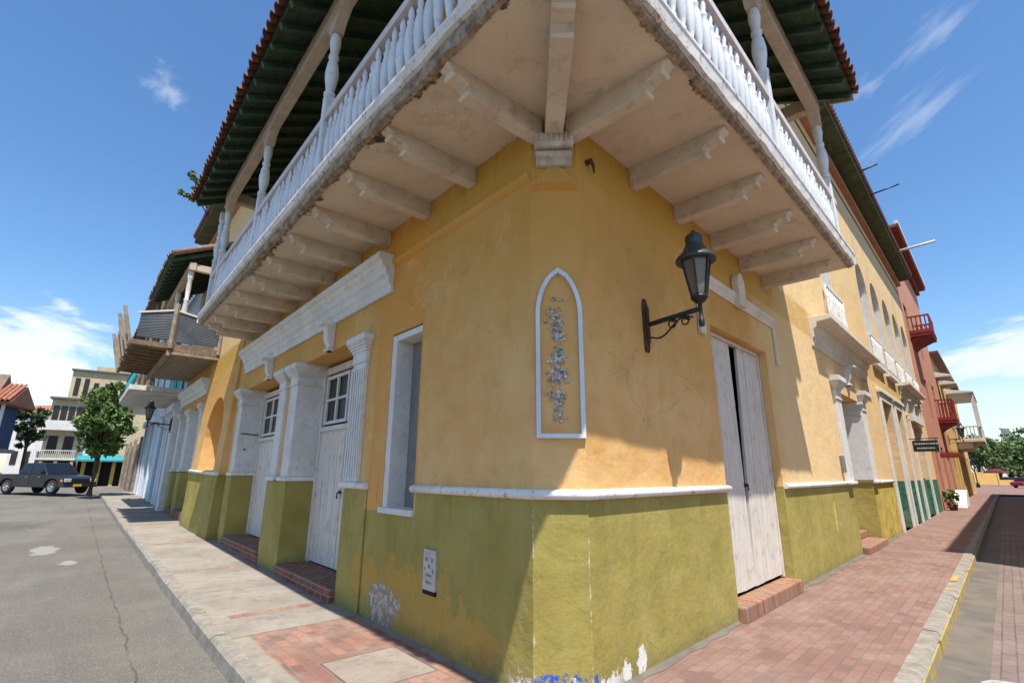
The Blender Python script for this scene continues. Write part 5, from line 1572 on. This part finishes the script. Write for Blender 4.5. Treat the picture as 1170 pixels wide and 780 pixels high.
for n in (-.65, .65):
    q = MB(T); q.box(2.24, 2.33, n - .17, n + .17, zb_ + .62, zb_ + .80); hl = q.build('headlight', M['headlens'], truck, bevel=.02)
    q = MB(T); q.box(2.1, 2.25, (W2 - .02) * (1 if n > 0 else -1), (W2 + .012) * (1 if n > 0 else -1), zb_ + .64, zb_ + .76); q.build('indicator', M['orange_lens'], hl)
for u in (1.5, -1.6):
    for sg in (1, -1):
        c_ = T.W(u, sg * (W2 - .13), zb_ + .37)
        q = MB()
        seg = 24; prof_ = [(.20, -.10), (.33, -.115), (.37, -.08), (.37, .08), (.33, .115), (.20, .10)]
        pts = []
        for r_, h in prof_:
            for k in range(seg):
                a = 2 * math.pi * k / seg; pts.append(c_ + T.d * r_ * math.cos(a) + Vector((0, 0, r_ * math.sin(a))) + T.n * h)
        q.add(pts, [(i * seg + k, i * seg + (k + 1) % seg, (i + 1) * seg + (k + 1) % seg, (i + 1) * seg + k) for i in range(len(prof_) - 1) for k in range(seg)], smooth=True)
        wh_ = q.build('wheel', M['rubber'], truck)
        q = MB()
        for k in range(5):
            a = 2 * math.pi * k / 5; e = T.d * math.cos(a) + Vector((0, 0, math.sin(a)))
            q.bar(c_ + T.n * sg * .06, c_ + e * .21 + T.n * sg * .08, .07, .03, up=T.n)
        q.tube([c_ + T.n * sg * .0, c_ + T.n * sg * .09], .06, 10)
        pts = []
        for r_, h in ((.20, .02), (.235, .10), (.20, .105), (.185, .03)):
            for k in range(seg):
                a = 2 * math.pi * k / seg; pts.append(c_ + T.d * r_ * math.cos(a) + Vector((0, 0, r_ * math.sin(a))) + T.n * sg * h)
        q.add(pts, [(i * seg + k, i * seg + (k + 1) % seg, (i + 1) * seg + (k + 1) % seg, (i + 1) * seg + k) for i in range(3) for k in range(seg)], smooth=True)
        q.build('rim', M['silver'], wh_)
        q = MB(); q.tube([c_ - T.n * sg * .05, c_ + T.n * sg * .01], .2, 16); q.build('spoke_shade', M['dark'], wh_)  # dark disc painted in for the shade behind the rim spokes

# ================================================================== RIGHT STREET
rh = house_empty('red_house', RR, 33, 'tall salmon and red house with two small red balconies on the right street')
q = MB(RR); wall_with_holes(q, RR, 28.65, 42, -.3, 15.0, [(30.5, 32.0, 0, 3.2, .25), (34.5, 36.0, 0, 3.2, .25), (38.8, 40.2, 0, 3.2, .25), (30, 31.4, 8.6, 10.8, .25), (37.5, 39, 4.6, 7.2, .25), (33.2, 34.4, 4.8, 7.0, .25), (35.2, 36.6, 8.6, 10.8, .25)])
q.build('wall', M['salmon'], rh)
q = MB(RR); q.add([RR.W(28.65, 0, 11), RR.W(28.65, -8, 11), RR.W(28.65, -8, 15), RR.W(28.65, 0, 15)], [(0, 1, 2, 3)])
q.add([RR.W(42, 0, -.3), RR.W(42, -8, -.3), RR.W(42, -8, 15), RR.W(42, 0, 15)], [(0, 1, 2, 3)]); q.add([RR.W(28.65, 0, 15), RR.W(42, 0, 15), RR.W(42, -8, 15), RR.W(28.65, -8, 15)], [(0, 1, 2, 3)])
q.build('roof', M['red'], rh)
q = MB(RR); q.box(28.6, 42.1, .001, .55, 14.7, 14.85); q.box(28.6, 42.1, .001, .2, 14.4, 14.7); q.build('eave', M['red'], rh)
q = MB(RR); q.box(28.6, 42.1, .45, .62, 14.86, 15.05); q.build('gutter', M['white'], rh)
for (a, b_, z0_, z1_) in ((30.5, 32.0, 0, 3.2), (34.5, 36.0, 0, 3.2), (38.8, 40.2, 0, 3.2), (30, 31.4, 8.6, 10.8), (37.5, 39, 4.6, 7.2), (33.2, 34.4, 4.8, 7.0), (35.2, 36.6, 8.6, 10.8)):
    q = MB(RR); planks(q, a + .02, b_ - .02, -.2, z0_, z1_, .3); q.build('shutter' if z0_ > 1 else 'door', M['red'], rh)
def small_balcony(F, u0, u1, nn, z0_, mat, parent, hgt=1.0, brk=True):
    q = MB(F); q.box(u0, u1, .002, nn, z0_, z0_ + .15); q.box(u0 - .02, u1 + .02, .002, nn + .03, z0_ + .15, z0_ + .35)
    if brk:
        q.prof_u([(.002, z0_ - .5), (.2, z0_ - .3), (nn - .1, z0_ - .001), (.002, z0_ - .001)], u0 + .1, u1 - .1)
    b_ = q.build('balcony', mat, parent, bevel=.01)
    q = MB(F); zt_ = z0_ + .35 + hgt
    q.box(u0, u1, nn - .08, nn, zt_ - .08, zt_); q.box(u0, u0 + .08, 0, nn - .08, zt_ - .08, zt_); q.box(u1 - .08, u1, 0, nn - .08, zt_ - .08, zt_)
    k = max(3, int((u1 - u0) / .2))
    for i in range(k + 1):
        x = u0 + .05 + (u1 - u0 - .1) * i / k; q.box(x - .03, x + .03, nn - .07, nn - .01, z0_ + .35, zt_ - .08)
    for i in range(1, 5):
        x = nn * i / 5; q.box(u0 + .01, u0 + .06, x - .03, x + .03, z0_ + .35, zt_ - .08); q.box(u1 - .06, u1 - .01, x - .03, x + .03, z0_ + .35, zt_ - .08)
    q.build('railing', mat, b_)
    return b_
small_balcony(RR, 30.4, 32.8, .95, 8.9, M['redbal'], rh, .8)
small_balcony(RR, 37.2, 39.4, .85, 4.75, M['redbal'], rh, 1.1)
# ochre house with white canopies
oh = house_empty('ochre_house', RR, 50, 'ochre yellow house with white balconies and canopies down the right street')
q = MB(RR)
hs2 = []
for i in range(7): hs2 += [(43.2 + i * 3.2, 44.9 + i * 3.2, 0, 3.2, .3), (43.3 + i * 3.2, 44.8 + i * 3.2, 4.9, 7.6, .3)]
wall_with_holes(q, RR, 42.05, 66, -.3, 10.2, hs2); q.build('wall', M['ochre'], oh)
q = MB(RR); q.add([RR.W(66, 0, -.3), RR.W(66, -8, -.3), RR.W(66, -8, 10.2), RR.W(66, 0, 10.2)], [(0, 1, 2, 3)]); q.add([RR.W(42, 0, 10.2), RR.W(66, 0, 10.2), RR.W(66, -8, 10.2), RR.W(42, -8, 10.2)], [(0, 1, 2, 3)])
q.box(42.05, 66, .001, .5, 10.0, 10.19); q.build('roof', M['tile'], oh)
for h in hs2:
    q = MB(RR); q.box(h[0] + .02, h[1] - .02, -.28, -.2, h[2], h[3] - .02); q.build('door' if h[2] < 1 else 'shutter', M['brown_wood'] if h[2] < 1 else M['dark'], oh)
for a, b_, nn, zz_ in ((42.6, 44.6, .85, 8.4), (46.0, 48.4, .95, 8.3), (50.5, 58.5, 1.7, 8.1)):
    q = MB(RR); q.prof_u([(.002, zz_ + .35), (nn, zz_ + .1), (nn, zz_ - .02), (.002, zz_ - .02)], a, b_); q.build('canopy', M['white'], oh, bevel=.02)
q = MB(RR); q.box(50.5, 58.5, .002, 1.7, 4.2, 4.45); q.box(50.7, 58.3, .0, 1.0, 3.7, 4.2); bq = q.build('balcony', M['cream'], oh, bevel=.03)
q = MB(RR); q.box(50.5, 58.5, 1.6, 1.7, 5.35, 5.45); q.box(50.5, 50.6, 0, 1.6, 5.35, 5.45)
for i in range(28): q.box(50.55 + i * .29, 50.65 + i * .29, 1.61, 1.69, 4.45, 5.35)
for i in range(7): q.box(50.51, 50.59, .1 + i * .22, .18 + i * .22, 4.45, 5.35)
q.build('railing', M['white'], bq)
for u in (50.7, 54.5, 58.2):
    q = MB(RR); q.box(u, u + .2, 1.45, 1.65, 4.45, 8.06); q.build('column', M['white'], bq)
# cross street block beyond: low yellow house, plaza
def proj_box(px0, px1, depth, z0_, z1_, thick, yaw=0.0):
    a = at(px0, 541, depth); b_ = at(px1, 541, depth)
    F = Frame((a.x, a.y), Vector((math.cos(yaw), math.sin(yaw), 0)))
    return F, (b_ - a).length
F, wl_ = proj_box(1112, 1176, 95, 0, 3, 5)
yh = empty('low_yellow_wall', F.W(wl_ / 2, 0, 0), 'low faded yellow garden wall at the far end of the right street', 'wall')
q = MB(F); q.box(0, wl_ * .45, -.4, 0, -.1, 2.3); q.box(wl_ * .45, wl_ * 1.6, -.4, -.02, -.1, .9); q.build('masonry', M['ochre'], yh)
for i, (px, py, dp, rx, rz, sd_) in enumerate(((1113, 512, 110, 3.2, 3.0, 11), (1124, 514, 118, 3.6, 3.2, 12), (1136, 516, 108, 3.2, 2.8, 13), (1147, 514, 122, 4.0, 3.4, 15), (1158, 517, 112, 3.2, 3.0, 15), (1168, 512, 118, 3.8, 3.8, 16), (1180, 514, 112, 3.6, 3.6, 17))):
    cc = at(px, py, dp)
    cc.z -= 1.0
    tree((cc.x, cc.y, -.2), .8, cc, (rx, rx, rz + 1.2), 44, 50, .32, 'leaffar' if i % 3 else 'leaf',
         ['leftmost of the bushy trees beyond the end of the right street', 'second bushy tree from the left beyond the low yellow wall', 'bushy tree just left of the dark red parasol line beyond the wall', 'rounded tree left of the white tower', 'bushy tree directly below the white tower', 'dark dense tree at the right edge of the photo', 'outermost tree cut by the right edge of the photo'][i],
         seed=sd_, tr=.25, name='far_tree', group='trees beyond the right street')
tw = at(1160.5, 541, 230)
t = empty('white_tower', (tw.x, tw.y, 0), 'slim white tower rising above the far trees on the right', 'tower')
q = MB(); q.lathe([(1.5, 0), (1.5, 23.0), (2.0, 23.2), (2.0, 23.9), (1.3, 24.0), (1.2, 25.8), (.2, 26.4)], (tw.x, tw.y, 0), 10); q.build('shaft', M['towerwhite'], t)
lp = at(1118, 556, 72); lp.z = 0
t = empty('street_lamp', lp, 'dark street lamp post at the end of the right pavement', 'street lamp')
q = MB(); q.lathe([(.25, 0), (.2, .5), (.08, .7), (.06, 3.2), (.10, 3.3)], lp, 8); q.build('post', M['iron'], t)
q = MB(); q.lathe([(.12, 3.3), (.24, 3.9), (.28, 3.95), (.05, 4.2)], lp, 6); q.build('lantern', M['iron'], t)
pp = at(1142, 556, 85); pp.z = 0
t = empty('parasol', pp, 'dark red parasol at the far end of the right street', 'parasol')
q = MB(); q.lathe([(1.7, 2.1), (1.68, 2.25), (.9, 2.6), (.05, 2.9)], pp, 8); q.build('canopy', M['parasol'], t)
q = MB(); q.tube([pp, pp + Vector((0, 0, 2.6))], .04, 6); q.build('pole', M['iron'], t)
def small_car(px, depth, mat, label, yaw):
    c_ = at(px, 541, depth); F = Frame((c_.x, c_.y), Vector((math.cos(yaw), math.sin(yaw), 0)))
    t = empty('parked_car', F.W(0, 0, 0), label, 'car')
    q = MB(F); q.prof_n([(-2.1, .3), (-2.15, .75), (-1.6, .9), (1.1, .88), (2.0, .72), (2.1, .35)], -.8, .8); q.build('body', mat, t, bevel=.05)
    q = MB(F); q.prof_n([(-1.6, .89), (-1.2, 1.38), (.2, 1.4), (.95, .89)], -.68, .68); q.build('windows', M['carglass'], t, bevel=.05)
    q = MB(F); q.prof_n([(-1.15, 1.39), (-1.1, 1.44), (.15, 1.45), (.2, 1.4)], -.6, .6); q.build('roof', mat, t)
    for u in (-1.3, 1.3):
        for sg in (1, -1):
            q = MB(); q.tube([F.W(u, sg * .62, .32), F.W(u, sg * .83, .32)], .32, 14); q.build('wheel', M['rubber'], t)
small_car(1172, 70, M['redcar'], 'red car cut by the right edge at the far end of the street', .2)
small_car(1152, 98, M['truck'], 'dark car parked before the low yellow wall', .1)
# planter wall and potted plant by the red house
pwl = RR.W(33, .35, 0)
t = empty('ramp_wall', pwl, 'small white curved ramp wall on the pavement by the red house', 'low wall')
q = MB(RR); q.prof_n([(31.8, 0), (34.6, 0), (34.6, .85), (33.8, .82), (33.0, .70), (32.4, .48), (31.9, .2)], .25, .75); q.build('wall', M['white'], t, bevel=.03)
sp_ = RR.W(29.2, .35, 0)
t = empty('potted_plant', sp_, 'small green plant growing at the foot of the salmon wall', 'plant')
q = MB(); q.lathe([(.14, 0), (.2, .3), (.18, .3), (.12, .1)], sp_, 10); q.build('pot', M['tile'], t)
q = MB(); rng = random.Random(9); leaf_cloud(q, sp_ + Vector((0, 0, .62)), (.32, .32, .4), 160, .09, rng); q.build('foliage', M['leaf'], t)
# hanging shop sign
sg_ = RR.W(20.6, .05, 2.7)
t = empty('shop_sign', sg_, 'black rectangular sign hanging out over the right pavement', 'sign')
q = MB(RR); q.box(20.55, 20.62, .12, .86, 2.46, 2.86); q.build('board', M['sign'], t, bevel=.005)
q = MB(RR)
for z, a0 in ((2.74, .18), (2.58, .24)):
    n = a0
    while n < .80 - (a0 - .18):
        w_ = random.uniform(.02, .06); q.box(20.545, 20.549, n, n + w_, z - .02, z + .025); n += w_ + .018
q.build('lettering', M['letter'], t)
q = MB(RR); q.bar(RR.W(20.58, 0, 2.93), RR.W(20.58, .9, 2.93), .03); q.bar(RR.W(20.58, .2, 2.86), RR.W(20.58, .2, 2.93), .015); q.bar(RR.W(20.58, .8, 2.86), RR.W(20.58, .8, 2.93), .015); q.build('bracket', M['iron'], t)
sg_ = RR.W(31, .05, 2.7)
t = empty('shop_sign', sg_, 'small dark red sign farther along by the salmon house', 'sign')
q = MB(RR); q.box(31, 31.06, .15, 1.0, 2.5, 2.75); q.build('board', M['redbal'], t)
q = MB(RR); q.bar(RR.W(31.03, 0, 2.8), RR.W(31.03, 1.0, 2.8), .03); q.build('bracket', M['iron'], t)
lantern('wall_lantern', RR, 42.5, 4.0, .75, 1.3, 'dark lantern on the ochre house below the white balcony')
# house across the right street (its shade falls on the paving)
oc = empty('opposite_house', RR.W(30, 6.0, 0), 'house across the right street that shades the paving', 'house')
q = MB(RR); q.box(9.0, 60, 5.9, 12, -.3, 10.6); q.build('wall', M['cream'], oc)
q = MB(RR); q.box(9.0, 60, 5.3, 12, 10.62, 10.8); q.build('eave', M['tile'], oc)
for i in range(8):
    u = 11 + i * 6; q = MB(RR); q.box(u, u + 2.4, 4.9, 5.88, 4.4, 4.6); q.box(u, u + 2.4, 4.88, 4.95, 4.6, 5.6); q.build('balcony', M['greywood'], oc)
    q = MB(RR); q.box(u + .4, u + 1.6, 5.85, 5.88, 0, 2.6); q.build('door', M['brown_wood'], oc)

SKYSAT, SKYVAL, CLOUD, SKYSTR, SUNSTR, EXPO = 1.2, 1.15, 6.6, .12, 5.0, .6

# ================================================================== WORLD, SUN, CAMERA
SUN_AZ, SUN_EL = 284.0, 65.7
wd = bpy.data.worlds.new('World'); scene.world = wd; wd.use_nodes = True
nt = wd.node_tree; bg = nt.nodes['Background']
sky = nt.nodes.new('ShaderNodeTexSky'); sky.sky_type = 'NISHITA'; sky.sun_disc = False
sky.sun_elevation = R(SUN_EL); sky.sun_rotation = R(90 - SUN_AZ); sky.air_density = 1.0; sky.dust_density = 0.6; sky.ozone_density = 2.0
def wmath(op, a, b=None):
    n = nt.nodes.new('ShaderNodeMath'); n.operation = op
    for i, v in enumerate((a, b)):
        if v is None: continue
        if isinstance(v, bpy.types.NodeSocket): nt.links.new(v, n.inputs[i])
        else: n.inputs[i].default_value = v
    return n.outputs[0]
tc = nt.nodes.new('ShaderNodeTexCoord'); gen = tc.outputs['Generated']
def dirmask(px, py, ru, rv, ang, thr_lo, thr_hi, nscale, stretch):
    """cloud around the sky direction seen at (px,py): ru, rv in radians"""
    c = ray(px, py).normalized()
    e = c.cross(Vector((0, 0, 1))).normalized(); f = e.cross(c).normalized()
    ca, sa = math.cos(ang), math.sin(ang)
    a1 = e * ca + f * sa; a2 = f * ca - e * sa
    def dot(v):
        n = nt.nodes.new('ShaderNodeVectorMath'); n.operation = 'DOT_PRODUCT'; nt.links.new(gen, n.inputs[0]); n.inputs[1].default_value = v; return n.outputs['Value']
    x = wmath('DIVIDE', dot(a1), ru); y = wmath('DIVIDE', dot(a2), rv); fr = dot(c)
    d = wmath('SQRT', wmath('ADD', wmath('MULTIPLY', x, x), wmath('MULTIPLY', y, y)))
    cm = nt.nodes.new('ShaderNodeCombineXYZ'); nt.links.new(wmath('MULTIPLY', x, stretch), cm.inputs[0]); nt.links.new(y, cm.inputs[1])
    no = nt.nodes.new('ShaderNodeTexNoise'); nt.links.new(cm.outputs[0], no.inputs['Vector']); no.inputs['Scale'].default_value = nscale
    no.inputs['Detail'].default_value = 8; no.inputs['Roughness'].default_value = .6; no.inputs['Distortion'].default_value = .3
    v = wmath('SUBTRACT', no.outputs['Fac'], wmath('MULTIPLY', d, .34))
    mr = nt.nodes.new('ShaderNodeMapRange'); mr.interpolation_type = 'SMOOTHSTEP'; nt.links.new(v, mr.inputs['Value'])
    mr.inputs['From Min'].default_value = thr_lo; mr.inputs['From Max'].default_value = thr_hi
    return wmath('MULTIPLY', mr.outputs[0], wmath('GREATER_THAN', fr, 0.0))
clouds = [(30, 405, .15, .085, -.1, .18, .36, 1.3, .8, .72), (20, 475, .2, .05, 0, .14, .5, 1.2, .7, .4),
          (190, 100, .035, .045, .5, .22, .6, 1.6, .6, .28),
          (1065, 38, .07, .028, .45, .2, .6, 1.5, .55, .2), (1035, 140, .13, .035, .5, .22, .62, 1.6, .5, .22),
          (985, 100, .05, .03, .4, .28, .65, 1.6, .5, .2),
          (1160, 400, .12, .04, .15, .12, .4, 1.2, .7, .65), (1130, 450, .26, .05, 0, .1, .5, 1.2, .5, .3)]
cur = sky.outputs[0]
hs = nt.nodes.new('ShaderNodeHueSaturation'); hs.inputs['Saturation'].default_value = SKYSAT; hs.inputs['Value'].default_value = SKYVAL
nt.links.new(cur, hs.inputs['Color']); cur = hs.outputs[0]
for cl in clouds:
    m = dirmask(*cl[:9])
    mx = nt.nodes.new('ShaderNodeMix'); mx.data_type = 'RGBA'; nt.links.new(wmath('MULTIPLY', m, cl[9]), mx.inputs[0]); nt.links.new(cur, mx.inputs[6])
    mx.inputs[7].default_value = (CLOUD, CLOUD * 1.02, CLOUD * 1.06, 1); cur = mx.outputs[2]
nt.links.new(cur, bg.inputs['Color']); bg.inputs['Strength'].default_value = SKYSTR

sl_ = bpy.data.lights.new('Sun', 'SUN'); sl_.energy = SUNSTR; sl_.angle = R(.55); sl_.color = (1.0, .95, .87)
so = bpy.data.objects.new('Sun', sl_); COL.objects.link(so)
sd = Vector((math.cos(R(SUN_AZ)) * math.cos(R(SUN_EL)), math.sin(R(SUN_AZ)) * math.cos(R(SUN_EL)), math.sin(R(SUN_EL))))
so.rotation_euler = sd.to_track_quat('Z', 'Y').to_euler(); so.location = sd * 50

cam = bpy.data.cameras.new('Camera'); co_ = bpy.data.objects.new('Camera', cam); COL.objects.link(co_)
cam.sensor_width = 36; cam.lens = FPX / 1170 * 36; cam.clip_start = .05; cam.clip_end = 4000
m3 = Matrix((CR, CU, -CF)).transposed(); co_.matrix_world = Matrix.Translation(CAM) @ m3.to_4x4()
scene.camera = co_
scene.view_settings.view_transform = 'Standard'; scene.view_settings.look = 'None'
scene.view_settings.exposure = EXPO; scene.view_settings.gamma = 1
scene.cycles.max_bounces = 8; scene.cycles.diffuse_bounces = 5
scene.cycles.use_denoising = True
